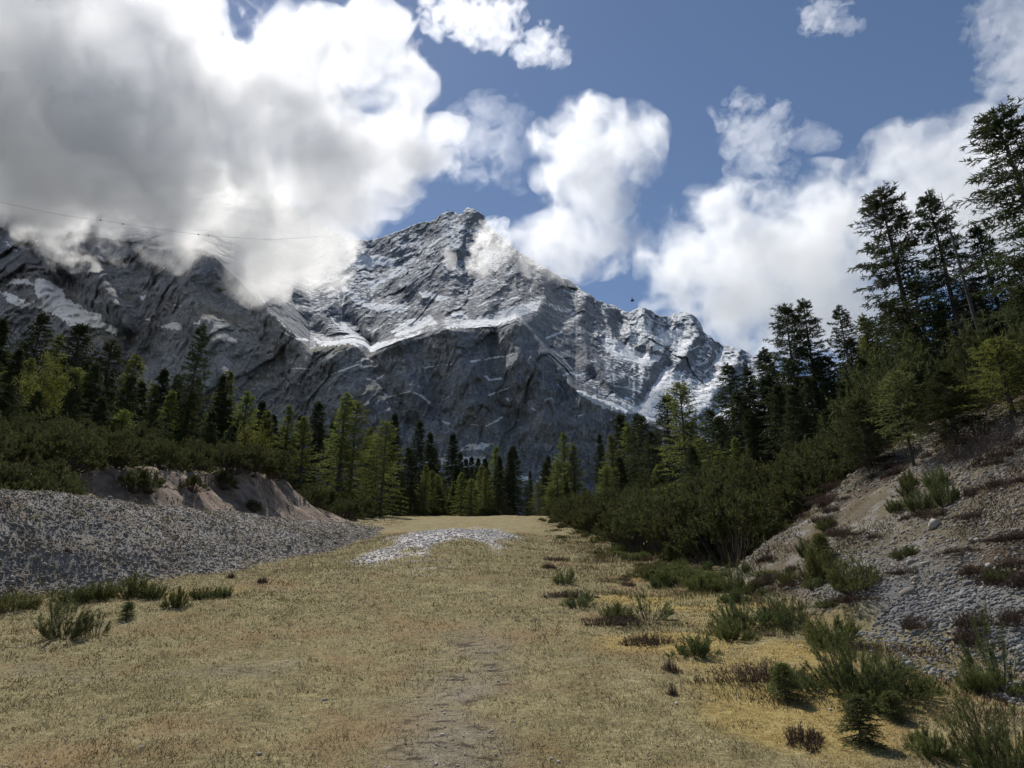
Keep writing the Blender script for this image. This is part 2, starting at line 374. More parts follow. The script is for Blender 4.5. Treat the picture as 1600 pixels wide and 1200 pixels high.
    for sc, w, k in ((.035, .05, .55), (.11, .07, .45), (.3, .1, .35)):
        vo = t.node('ShaderNodeTexVoronoi', {'Vector': wp, 'Scale': sc}, feature='DISTANCE_TO_EDGE').outputs[0]
        rock = t.mix(t.m('MULTIPLY', t.smooth(vo, w, 0), k), rock, (.12, .124, .135, 1))
    rock = t.mix(t.smooth(t.noise(P, .16, 4, .75), .56, .66, 0, .7), rock, (.52, .53, .54, 1))
    rock = t.mix(t.smooth(t.noise(t.v('MULTIPLY', P, (1, 1, .55)), .21, 4, .75), .55, .65, 0, .7), rock, (.11, .115, .13, 1))
    moss = t.m('MULTIPLY', t.m('MULTIPLY', t.smooth(nz, .45, .75), t.attr('front')), t.smooth(n1, .45, .6))
    rock = t.mix(t.m('MULTIPLY', moss, .6), rock, (.15, .135, .08, 1))
    brk = t.noise(P, .09, 6, .68); fine = t.noise(P, .35, 3, .6)
    # painted fields hold where the ground is not too steep; dust needs a ledge
    fld = t.m('ADD', t.attr('snow'), t.m('ADD', t.m('MULTIPLY', t.m('SUBTRACT', brk, .5), 2.3), t.m('MULTIPLY', t.m('SUBTRACT', nz, .45), .35)))
    f1 = t.smooth(fld, .5, .57)
    f1 = t.m('MULTIPLY', f1, t.smooth(t.attr('snow'), .05, .25))
    led = t.m('ADD', t.m('ADD', nz, t.attr('dust')), t.m('ADD', t.m('MULTIPLY', t.m('SUBTRACT', brk, .5), 1.2), t.m('MULTIPLY', t.m('SUBTRACT', fine, .5), .5)))
    f2 = t.m('MULTIPLY', t.smooth(led, 1.12, 1.16), t.smooth(t.attr('dust'), .05, .2))
    snow = t.m('MAXIMUM', f1, f2)
    col = t.mix(snow, rock, (.82, .84, .87, 1))
    rp = t.v('ADD', t.v('MULTIPLY', P, (1, .55, .6)), t.scale(t.noise(P, .02, 3, .6, col=True), 30))
    rd = t.node('ShaderNodeTexNoise', {'Vector': rp, 'Scale': .035, 'Detail': 9, 'Roughness': .62, 'Lacunarity': 2.15, 'Offset': .9, 'Gain': 1.8}, noise_type='RIDGED_MULTIFRACTAL', normalize=False).outputs[0]
    rd2 = t.node('ShaderNodeTexNoise', {'Vector': t.v('MULTIPLY', t.v('ADD', P, t.scale(t.node('ShaderNodeCombineXYZ', [t.node('ShaderNodeSeparateXYZ', [P]).outputs[2], 0, t.node('ShaderNodeSeparateXYZ', [P]).outputs[0]]).outputs[0], .5)), (.35, .3, 1)), 'Scale': .05, 'Detail': 7, 'Roughness': .6, 'Lacunarity': 2.2, 'Offset': .9, 'Gain': 1.8}, noise_type='RIDGED_MULTIFRACTAL', normalize=False).outputs[0]
    bmp = t.bump(t.m('ADD', t.m('MULTIPLY', rd, -1.0), t.m('ADD', t.m('MULTIPLY', rd2, -.6), t.m('MULTIPLY', n3, .6))), .9, 3.2)
    b = t.n.new('ShaderNodeBsdfPrincipled'); t.l.new(col, b.inputs['Base Color']); b.inputs['Roughness'].default_value = .95; b.inputs['Specular IOR Level'].default_value = .1
    t.l.new(bmp, b.inputs['Normal']); t.l.new(b.outputs[0], out.inputs['Surface'])
    o = obj('mountain', me, m); tag(o, kind='structure')
    return lambda px: Y2[-nu:][int(np.argmin(np.abs(us - px)))]
TOP_DEPTH = build_mountain()
# ------------------------------------------------------------------ the ground: one sheet from behind the camera to the foot of the mountain
LTOE = np.array([(-60, -9.6), (0, -9.2), (6, -8.9), (12, -8.3), (15.5, -6.9), (22, -5.5), (30, -6.0), (41, -7.4), (48, -8.8), (60, -10.5), (80, -12), (130, -14), (1500, -30)])
LH = np.array([(-60, 2.2), (0, 2.2), (10, 2.1), (13, 2.0), (19, 1.45), (25, 1.05), (34, .6), (44, .25), (60, .1), (1500, .1)])
EARTH_TOE = np.array([(-60, -19), (10, -17), (20, -14.5), (27, -13.0), (36, -11.6), (42, -10.6), (48, -10.3), (60, -12), (80, -14), (1500, -40)])
EARTH_H = np.array([(-60, 1.2), (14, 1.3), (22, 1.7), (28, 2.1), (34, 2.6), (37, 3.0), (41, 2.6), (46, 1.0), (50, .5), (60, .6), (1500, .6)])
RTOE = np.array([(-60, 5.2), (0, 4.9), (5, 4.7), (7.4, 4.2), (12, 4.0), (14.5, 4.0), (16.5, 4.8), (19, 7.4), (23, 10.5), (30, 13.5), (45, 16), (80, 18), (130, 20), (1500, 60)])
RH = np.array([(-60, 3.6), (8, 3.5), (12, 3.4), (16, 3.2), (19, 2.4), (24, 1.9), (40, 1.5), (80, 1.0), (1500, 1)])


def prof(y):
    """height of the piste floor along the valley"""
    return np.interp(y, [-80, -12, 0, 14, 30, 50, 70, 82, 100, 140, 220, 500, 800, 1600], [-12, -3.9, -1.62, 1.27, 4.52, 8.72, 12.82, 15.12, 17.3, 21.8, 33, 84, 128, 215])


def ground_z(x, y, detail=True):
    x = np.asarray(x, float); y = np.asarray(y, float); sh = x.shape; x = x.ravel(); y = y.ravel()
    z = prof(y); o = np.zeros_like(x)
    P = np.stack([x, y, o], 1)
    wob = 1.1 * perlin(P / 5.3 + 3) + .5 * perlin(P / 1.9 + 8)
    # the left gravel embankment
    d = np.interp(y, *LTOE.T) - x + wob * .4; h = np.interp(y, *LH.T)
    bank = h * sstep(d, -.15, 3.3) * .85 + h * .15 * sstep(d, 0, 1.2)
    z = z + bank
    # the eroded earth bank behind it and the forest slope above
    d2 = np.interp(y, *EARTH_TOE.T) - x + wob * .8 + .7 * perlin(P / 2.1 + 90); h2 = np.interp(y, *EARTH_H.T)
    z = z + h2 * np.clip(d2 / 3.1, 0, 1) ** 1.15 + .13 * np.maximum(0, d2 - 2) * (1 - np.exp(-np.maximum(0, d2 - 2) / 8))
    # the right talus slope and the forest floor above
    d3 = x - np.interp(y, *RTOE.T) + wob * .25; h3 = np.interp(y, *RH.T)
    run = h3 / .66
    k = np.clip(d3 / run, 0, None)
    z = z + h3 * np.where(k < 1, k * (1 - .15 * (1 - k) ** 2) , 1) * (d3 > 0) + .28 * np.maximum(0, d3 - run) * (1 - np.exp(-np.maximum(0, d3 - run) / 6))
    # gravel mound on the piste
    mx = (x + 2.1) / 3.0; my = (y - 25) / 9.0
    z = z + .62 * np.exp(-(mx ** 2 + my ** 2) * 1.3)
    if detail:
        far = sstep(y, 20, 90)
        z = z + .10 * perlin(P / 3.1) * (1 + far) + .035 * perlin(P / .9 + 5) + .014 * perlin(P / .33 + 9)
        rocky = np.clip(sstep(d, .0, .8) * (1 - sstep(d2, -1, 1)) + sstep(d3, 0, .6), 0, 1)
        z = z + rocky * (.04 * fbm(P / .5 + 11, 3, .65) + .14 * perlin(P / 1.7 + 21))
        edge = sstep(d2, .3, 1.2) * (1 - sstep(d2, 3.2, 5))
        z = z + edge * (-.16 * (ridged(np.stack([x * .25 + y * .9, y * .0, o], 1) / .8 + 7, 3, .6) - .9) - .4 * (ridged(np.stack([x * .3 + y, y * .0, o], 1) / 2.6 + 5, 3) - .9)) * np.clip(h2 / 2.5, 0, 1)
        z = z + sstep(np.maximum(d2 - 4, d3 - run - 1), 0, 4) * .5 * perlin(P / 4 + 31)
    return z.reshape(sh)


def ground_pt(px, py):
    """the spot on the ground seen at a photo pixel"""
    d = ray(px, py); ts = np.concatenate([np.arange(3, 30, .05), np.arange(30, 300, .4)])
    Q = d[None] * ts[:, None]; below = Q[:, 2] < ground_z(Q[:, 0], Q[:, 1]); i = int(np.argmax(below)) if below.any() else len(ts) - 1
    return Q[i]


def masks(x, y):
    """what covers the ground: gravel on the banks, bare earth, moss, worn strip, mound"""
    x = np.asarray(x, float); y = np.asarray(y, float); P = np.stack([x, y, np.zeros_like(x)], 1)
    wob = 1.1 * perlin(P / 5.3 + 3) + .5 * perlin(P / 1.9 + 8)
    d = np.interp(y, *LTOE.T) - x + wob * .4; d2 = np.interp(y, *EARTH_TOE.T) - x + wob * .8 + .7 * perlin(P / 2.1 + 90)
    d3 = x - np.interp(y, *RTOE.T) + wob * .25; run = np.interp(y, *RH.T) / .66
    nz = fbm(P / 1.3 + 40, 4, .6); nb = perlin(P / 4.1 + 50)
    left = sstep(d + .25 * nz, -.25, .35) * (1 - sstep(d2, -.8, .6)) * (1 - sstep(y + 6 * nb, 33, 50))
    right = sstep(d3 + .3 * nz, -.2, .5) * (1 - sstep(d3 - run, .4, 2.2))
    earth = sstep(d2, -.6, .2) * (1 - sstep(d2 + .8 * nz, 2.8, 4.0)) * sstep(y + nz, 21.5, 25) * (1 - sstep(y, 46, 52))
    forest = np.maximum(sstep(d2, 3.0, 4.5), sstep(d3 - run, .8, 2.4))
    # the stony patch on the piste, with a grassy bite out of its near edge
    mx = (x + 1.95 + .0 * (y - 24)); my = y - 27
    mound = 1 - np.sqrt((mx / (2.3 + .01 * my)) ** 2 + (my / np.where(my > 0, 16, 11.0)) ** 2) + .22 * nz
    bite = 1 - np.sqrt(((x + 1.35) / .95) ** 2 + ((y - 19.2) / 2.6) ** 2) + .2 * nz
    tail = 1 - np.sqrt(((x + 3.3) / 1.0) ** 2 + ((y - 19.0) / 2.4) ** 2) + .3 * nz
    mound = np.maximum(sstep(mound, .02, .3), sstep(tail, .1, .6) * .8) * (1 - sstep(bite, -.05, .25))
    # worn stony strip up the middle, and paler worn spots
    cx = -.42 + .10 * perlin(P / np.array([9, 3.0, 1]) + 70)
    worn = np.exp(-((x - cx) / .42) ** 2) * (1 - sstep(y, 8, 10.5)) * sstep(.5 * nz + .55, .1, .6)
    worn = np.maximum(worn * .8, .3 * sstep(fbm(P / 1.6 + 80, 3), .42, .8) * (1 - sstep(y, 9, 14)) * (x < 1.5))
    moss = sstep(.9 - np.abs(x - 2.6 - .05 * y) / 1.5 + .8 * fbm(P / 1.7 + 90, 3), .35, 1.25) * (1 - sstep(y, 13, 19)) * (d3 < 0)
    for (mxx, myy, rx, ry) in ((-6.0, 12.6, 1.7, .8), (2.0, 12.1, .9, .8), (2.6, 11.2, .9, .35), (1.9, 8.6, 1.1, .9), (2.2, 6.3, 1.0, 1.6)):
        moss = np.maximum(moss, sstep(1 - np.hypot((x - mxx) / rx, (y - myy) / ry) + .25 * nz, 0, .5))
    return dict(left=left, right=right, earth=earth, forest=forest, mound=mound, worn=worn, moss=moss, foot=sstep(d3 + .3 * nz, -.4, .1) * (1 - sstep(d3 + .5 * nz, .7, 1.7)) * (1 - sstep(y + nz, 9.5, 12)))


def build_ground():
    g = lambda a, n, r: a * (r ** np.arange(1, n + 1) - 1) / (r - 1)
    fx = np.concatenate([np.arange(-24, -12, .14), np.arange(-12, 12, .085), np.arange(12, 16.001, .14)]); gx = g(.17, 60, 1.095)
    xs = np.concatenate([fx[0] - gx[::-1], fx, fx[-1] + gx])
    fy = np.arange(-1, 21.001, .075); gy = g(.09, 150, 1.02); gy = np.concatenate([gy, gy[-1] + g(1.8, 60, 1.07)]); gb = g(.2, 26, 1.16)
    ys = np.concatenate([fy[0] - gb[::-1], fy, fy[-1] + gy])
    ys = ys[ys < 1250]
    X, Y = np.meshgrid(xs, ys); x, y = X.ravel(), Y.ravel()
    z = ground_z(x, y)
    me = mesh_np('ground', np.stack([x, y, z], 1), grid_faces(len(xs), len(ys)), True, masks(x, y))
    m, t, out = material('ground_cover')
    P = t.node('ShaderNodeNewGeometry').outputs['Position']
    a = t.attr
    n0 = t.noise(P, .35, 4, .6); n1 = t.noise(P, 2.2, 5, .65); n2 = t.noise(P, 14, 4, .7); n3 = t.noise(P, 55, 3, .7)
    grass = t.ramp(t.m('ADD', t.m('MULTIPLY', n1, .45), t.m('MULTIPLY', n2, .55)), [(.3, (.095, .078, .04)), (.45, (.18, .15, .076)), (.56, (.26, .22, .115)), (.7, (.38, .33, .185))])
    grass = t.mix(t.smooth(n0, .5, .68, 0, .45), grass, (.115, .115, .048, 1))
    grass = t.mix(t.smooth(t.noise(P, .7, 4, .6), .48, .68, 0, .65), grass, (.24, .15, .075, 1))
    moss = t.mix(t.smooth(n2, .35, .65), (.27, .18, .05, 1), (.42, .32, .11, 1))
    c = t.mix(t.m('MULTIPLY', a('moss'), .6), grass, moss)
    gravel = t.ramp(n2, [(.3, (.15, .135, .12)), (.5, (.27, .25, .225)), (.7, (.40, .375, .345))])
    gravel = t.mix(t.smooth(n1, .42, .6, 0, .75), gravel, (.19, .155, .115, 1))
    c = t.mix(t.m('MULTIPLY', a('worn'), .8), c, t.mix(.5, gravel, (.15, .12, .09, 1)))
    c = t.mix(t.m('MULTIPLY', t.smooth(a('worn'), .15, .5), t.smooth(t.noise(t.v('MULTIPLY', P, (5, 9, 5)), 1, 4, .65), .52, .64, 0, .85)), c, (.05, .036, .027, 1))
    c = t.mix(a('mound'), c, t.ramp(n2, [(.3, (.34, .31, .285)), (.5, (.52, .48, .45)), (.7, (.68, .64, .61))]))
    c = t.mix(a('left'), c, gravel)
    tal = t.mix(t.smooth(n1, .36, .52), t.mix(.35, gravel, (.10, .093, .085, 1)), (.135, .115, .08, 1))
    tal = t.mix(t.smooth(n0, .52, .64, 0, .8), tal, (.085, .058, .038, 1))
    tal = t.mix(t.m('MULTIPLY', a('foot'), .85), tal, t.mix(n2, (.10, .10, .105, 1), (.21, .21, .21, 1)))
    c = t.mix(a('right'), c, tal)
    er = t.mix(t.smooth(t.m('ADD', t.m('MULTIPLY', n1, .5), t.m('MULTIPLY', t.noise(t.v('MULTIPLY', P, (.5, 3.2, .5)), 1.2, 5, .7), .5)), .4, .6), (.15, .11, .082, 1), (.31, .245, .195, 1))
    er = t.mix(t.smooth(n2, .55, .7, 0, .6), er, (.38, .33, .29, 1))
    c = t.mix(a('earth'), c, er)
    c = t.mix(a('forest'), c, t.mix(n2, (.05, .042, .022, 1), (.12, .10, .05, 1)))
    b = t.n.new('ShaderNodeBsdfPrincipled'); t.l.new(c, b.inputs['Base Color']); b.inputs['Roughness'].default_value = .97; b.inputs['Specular IOR Level'].default_value = .08
    t.l.new(t.bump(t.m('ADD', t.m('MULTIPLY', n2, .7), t.m('MULTIPLY', n3, .3)), .8, .05), b.inputs['Normal'])
    t.l.new(b.outputs[0], out.inputs['Surface'])
    o = obj('ground', me, m); tag(o, kind='structure')
build_ground()
# ------------------------------------------------------------------ clouds: closed meshes filled with an even scattering volume
def surface_nets(Fd, o, st):
    """Fd (nx,ny,nz) field, surface at 0 (inside > 0) -> V, quads"""
    ins = Fd > 0; nx, ny, nz = Fd.shape
    cs = [(a, b, c) for a in (0, 1) for b in (0, 1) for c in (0, 1)]
    sl = lambda A, c: A[c[0]:nx - 1 + c[0], c[1]:ny - 1 + c[1], c[2]:nz - 1 + c[2]]
    cnt = sum(sl(ins, c).astype(np.int8) for c in cs); act = (cnt > 0) & (cnt < 8)
    idx = np.full(act.shape, -1, np.int64); n = int(act.sum()); idx[act] = np.arange(n)
    acc = np.zeros((n, 3)); wt = np.zeros(n)
    base = np.argwhere(act).astype(float)
    for a in cs:
        for ax in range(3):
            if a[ax]: continue
            b = list(a); b[ax] = 1
            fa = sl(Fd, a)[act]; fb = sl(Fd, b)[act]; m = (fa > 0) != (fb > 0)
            t = np.zeros(n); t[m] = fa[m] / (fa[m] - fb[m])
            p = np.array(a, float)[None].repeat(n, 0); p[:, ax] += t
            acc[m] += p[m]; wt[m] += 1
    V = (base + acc / wt[:, None]) * st + o
    Q = []
    for ax in range(3):
        u, v = [(1, 2), (2, 0), (0, 1)][ax]
        s0 = [slice(1, -1)] * 3; s0[ax] = slice(0, -1); s1 = list(s0); s1[ax] = slice(1, None)
        A = ins[tuple(s0)]; B = ins[tuple(s1)]
        for flip, M in ((0, A & ~B), (1, ~A & B)):
            e = np.argwhere(M)
            if not len(e): continue
            e = e + np.array([0 if k == ax else 1 for k in range(3)])
            q = []
            for du, dv in ((-1, -1), (0, -1), (0, 0), (-1, 0)):
                c = e.copy(); c[:, u] += du; c[:, v] += dv
                q.append(idx[c[:, 0], c[:, 1], c[:, 2]])
            q = np.stack(q, 1); Q.append(q[:, ::-1] if flip else q)
    return V, np.concatenate(Q)


def cloud_mat(name, dens, g=.45, col=(.985, .987, .99)):
    m, t, out = material(name)
    v = t.n.new('ShaderNodeVolumePrincipled'); v.inputs['Color'].default_value = (*col, 1)
    v.inputs['Density'].default_value = dens; v.inputs['Anisotropy'].default_value = g
    t.l.new(v.outputs[0], out.inputs['Volume'])
    try: m.cycles.homogeneous_volume = True
    except Exception: pass
    return m


def cloud_field(blobs, y, step, amp, freq, seed, pad=1.25):
    """blobs: (px, py, rx, ry, depth offset, depth radius) in photo pixels at y metres; field > 0 inside, in units of blob radius"""
    k = math.sqrt(CP ** 2 + SP ** 2) / FPX
    C, RR = [], []
    for b in blobs:
        px, py, rx, ry = b[:4]; dy = b[4] if len(b) > 4 else 0; rd = b[5] if len(b) > 5 else min(rx, ry)
        c = at_depth(px, py, y + dy); sc = (y + dy) / 1030.0
        C.append(c); RR.append((rx * sc, rd * sc, ry * sc * 1.02))
    C = np.array(C); RR = np.array(RR)
    lo = (C - RR * pad).min(0) - step * 3; hi = (C + RR * pad).max(0) + step * 3
    n = np.ceil((hi - lo) / step).astype(int)
    X = np.stack(np.meshgrid(*[lo[i] + np.arange(n[i]) * step for i in range(3)], indexing='ij'), -1)
    P = X.reshape(-1, 3).astype(np.float32)
    W = P + 0
    F = np.full(len(P), -9.0, np.float32)
    for c, r in zip(C, RR):
        F = np.maximum(F, 1 - np.sqrt((((P - c) / r) ** 2).sum(1)))
    near = F > -.6
    nz = np.zeros(len(P), np.float32)
    q = P[near] / freq + seed * 3.7
    q = q + .5 * np.stack([perlin(q * 1.3 + 5), perlin(q * 1.3 + 9), perlin(q * 1.3 + 13)], 1)
    nz[near] = fbm(q, 6, .66)
    F = np.where(near, F + amp * nz, F)
    return F.reshape(n), lo, step


def cloud(blobs, y, step, amp, freq, seed, shells, label):
    F, o, st = cloud_field(blobs, y, step, amp, freq, seed)
    root = None
    for k, (iso, dens, g) in enumerate(shells):
        F2 = F - iso
        F2[[0, -1]] = -1; F2[:, [0, -1]] = -1; F2[:, :, [0, -1]] = -1
        if F2.max() <= 0: continue
        V, Q = surface_nets(F2, o, st)
        c = V.mean(0) if root is None else c0
        me = mesh_np('cloud' if root is None else 'cloud_core', V - c, Q, True)
        ob = obj('cloud' if root is None else 'cloud_core', me, cloud_mat('cloud_volume', dens, g), root, c if root is None else (0, 0, 0))
        if root is None: root, c0 = ob, c; tag(ob, label, 'cloud', 'clouds over the mountain')
    return root

T_BIG = [(-150, 110, 330, 180, 0, 280), (40, 155, 310, 175, 0, 250), (150, 80, 240, 160, 0, 180), (240, 180, 225, 165, 0, 140), (250, 275, 230, 92, 0, 150), (80, 255, 230, 72, 0, 160), (430, 135, 165, 115, 20, 80), (545, 105, 105, 100, 30, 55),
         (600, 225, 100, 88, 30, 60), (490, 255, 130, 95, 10, 90), (445, 385, 90, 72, 60, 90), (370, 345, 70, 50, 40, 70), (610, 295, 62, 44, 20, 40), (690, 200, 36, 34, 30, 30), (650, 130, 40, 36, 30, 30), (605, 45, 45, 40, 30, 35), (400, 390, 40, 40), (540, 325, 60, 40), (660, 255, 45, 40), (480, 45, 60, 34, 20, 40)]
cloud(T_BIG, 820, 4.5, .72, 100, 1, [(-.16, .003, .52), (-.02, .010, .5), (.28, .003, .4), (.42, .003, .3)], 'huge grey and white cloud bank over the left half of the mountain')
cloud([(905, 225, 62, 58), (975, 230, 58, 52), (930, 300, 60, 74), (880, 375, 75, 50), (1010, 215, 26, 30), (850, 385, 45, 36), (920, 175, 30, 25), (940, 380, 50, 40), (865, 275, 30, 26)], 1350, 5, .75, 85, 2,
      [(-.32, .0009, .6), (-.12, .003, .6), (.1, .005, .5)], 'white cumulus cloud rising beside the summit')
cloud([(765, 385, 26, 36), (750, 410, 18, 20), (780, 360, 16, 18), (700, 405, 10, 18)], 1330, 2.5, 1.2, 26, 3, [(-.02, .012, .6)], 'small torn cloud wisp below the summit')
cloud([(1130, 350, 55, 60), (1200, 420, 130, 90), (1100, 400, 85, 60), (1270, 400, 95, 100), (1180, 480, 120, 70), (1290, 470, 110, 90), (1080, 370, 40, 26), (1060, 420, 45, 40)], 3200, 12, .8, 210, 4, [(-.3, .0006, .6), (-.1, .0016, .65), (.14, .0026, .55)], 'broad white cloud behind the right mountain shoulder')
cloud([(1160, 165, 45, 22), (1185, 205, 55, 40), (1250, 215, 60, 20), (1190, 255, 45, 32), (1290, 210, 24, 10)], 3000, 8, 1.25, 120, 5, [(-.02, .0022, .7)], 'thin ragged cloud in the blue sky right of centre')
cloud([(1450, 260, 90, 60), (1520, 300, 110, 90), (1590, 230, 90, 70), (1420, 340, 80, 60), (1560, 370, 130, 70), (1640, 300, 120, 100), (1400, 270, 30, 14)], 3100, 12, .8, 190, 6, [(-.3, .0006, .6), (-.1, .0016, .65), (.15, .0026, .55)], 'large white cloud behind the tall spruces on the right')
cloud([(1580, 30, 60, 50), (1600, 110, 60, 40), (1640, 60, 80, 90), (1560, 140, 26, 14)], 3100, 9, .95, 130, 7, [(-.05, .002, .7)], 'white cloud cut by the top right picture corner')
cloud([(1290, 20, 40, 22), (1320, 40, 28, 14), (1270, 40, 22, 16)], 3000, 6, 1.3, 85, 8, [(-.02, .0035, .7)], 'small ragged white cloud at the top edge')
cloud([(740, 30, 70, 36), (700, 15, 50, 22), (770, 60, 40, 22), (800, 10, 40, 20)], 2600, 7, 1.0, 100, 9, [(-.06, .0022, .6), (.2, .003, .5)], 'white cloud at the top edge above the summit')
cloud([(845, 70, 40, 28), (830, 85, 30, 18), (870, 85, 22, 20)], 2600, 6, 1.1, 80, 10, [(-.04, .0028, .6)], 'small white cloud below right of the top edge cloud')
cloud([(740, 230, 60, 50), (770, 180, 50, 30), (800, 250, 40, 40)], 2800, 9, 1.2, 130, 11, [(.0, .0007, .7)], 'faint veil of cloud above the summit')
# ------------------------------------------------------------------ plant builders (every triangle a flake of needles, a leaf or a twig)
def norm(v): return v / np.maximum(np.linalg.norm(v, axis=-1, keepdims=True), 1e-9)


def flakes(P, D, length, width, rng, flat=.0):
    """thin triangles from points P along directions D; flat: 1 lays them level"""
    n = len(P); D = norm(D); r = rng.normal(size=(n, 3)); r[:, 2] = r[:, 2] * (1 - flat)
    s = norm(np.cross(D, r if flat < .5 else np.cross(D, [0, 0, 1]) * 0 + np.array([0, 0, 1]) + .35 * rng.normal(size=(n, 3))))
    L = np.asarray(length).reshape(-1, 1) * np.ones((n, 1)); W = np.asarray(width).reshape(-1, 1) * np.ones((n, 1))
    V = np.stack([P - s * W * .5, P + s * W * .5, P + D * L], 1).reshape(-1, 3)
    return V, np.arange(3 * n).reshape(-1, 3)


def tube(pts, rad, k=6):
    pts = np.asarray(pts, float); n = len(pts); rad = np.asarray(rad, float)
    d = norm(np.gradient(pts, axis=0)); up = np.array([.31, .95, .05]); a = norm(np.cross(d, up)); b = np.cross(d, a)
    th = np.arange(k) * 2 * math.pi / k
    V = (pts[:, None] + rad[:, None, None] * (np.cos(th)[None, :, None] * a[:, None] + np.sin(th)[None, :, None] * b[:, None])).reshape(-1, 3)
    i = np.arange(n - 1)[:, None] * k; j = np.arange(k)[None]; j2 = (j + 1) % k
    return V, np.stack([i + j, i + j2, i + k + j2, i + k + j], -1).reshape(-1, 4)


class Acc:
    def __init__(s): s.V = []; s.F = {3: [], 4: []}; s.T = []; s.n = 0
    def add(s, VF, tint=0.5):
        V, F = VF; s.V.append(V); s.F[F.shape[1]].append(F + s.n); s.n += len(V)
        s.T.append(np.broadcast_to(np.asarray(tint, float), (len(V),)))
    def mesh(s, name):
        return mesh_np(name, np.concatenate(s.V), [np.concatenate(f) for f in s.F.values() if f], False, {'tint': np.concatenate(s.T)})


def leaf_mat(name, lo, hi, transl=.25, rough=.75):
    def col(t):
        info = t.node('ShaderNodeObjectInfo').outputs['Random']
        c = t.mix(t.attr('tint'), (*lo, 1), (*hi, 1))
        h = t.node('ShaderNodeHueSaturation', {'Hue': t.m('MULTIPLY_ADD', info, .03, .485), 'Saturation': 1.0, 'Value': t.m('MULTIPLY_ADD', info, .4, .8), 'Color': c})
        return h.outputs[0]
    return surface(name, col, rough, .15, None, transl)


def bark_mat(name, lo, hi):
    return surface(name, lambda t: t.mix(t.noise(t.v('MULTIPLY', t.node('ShaderNodeTexCoord').outputs['Object'], (6, 6, 1.5)), 3, 4, .7), (*lo, 1), (*hi, 1)), .95, .1)

M_SPRUCE = leaf_mat('spruce_needles', (.024, .036, .015), (.075, .09, .034), .3)
M_LARCH = leaf_mat('larch_needles', (.09, .115, .026), (.21, .23, .06), .5)
M_LEAF = leaf_mat('spring_leaves', (.09, .095, .02), (.2, .19, .045), .4)
M_MUGO = leaf_mat('dwarf_pine_needles', (.036, .046, .017), (.13, .135, .044), .32)
M_MUGO2 = leaf_mat('near_pine_needles', (.055, .075, .026), (.17, .19, .068), .3)
M_JUNI = leaf_mat('low_shrub_needles', (.075, .09, .026), (.2, .21, .07), .3)
M_HEATH = leaf_mat('heather_stalks', (.052, .036, .028), (.145, .098, .074), .1)
M_TWIG = leaf_mat('bare_twigs', (.07, .05, .04), (.17, .13, .11), 0)
M_BARK = bark_mat('bark', (.045, .036, .03), (.12, .10, .085))
M_GREYBARK = bark_mat('grey_dead_wood', (.055, .05, .045), (.13, .12, .11))
UPV = np.array([0, 0, 1.])


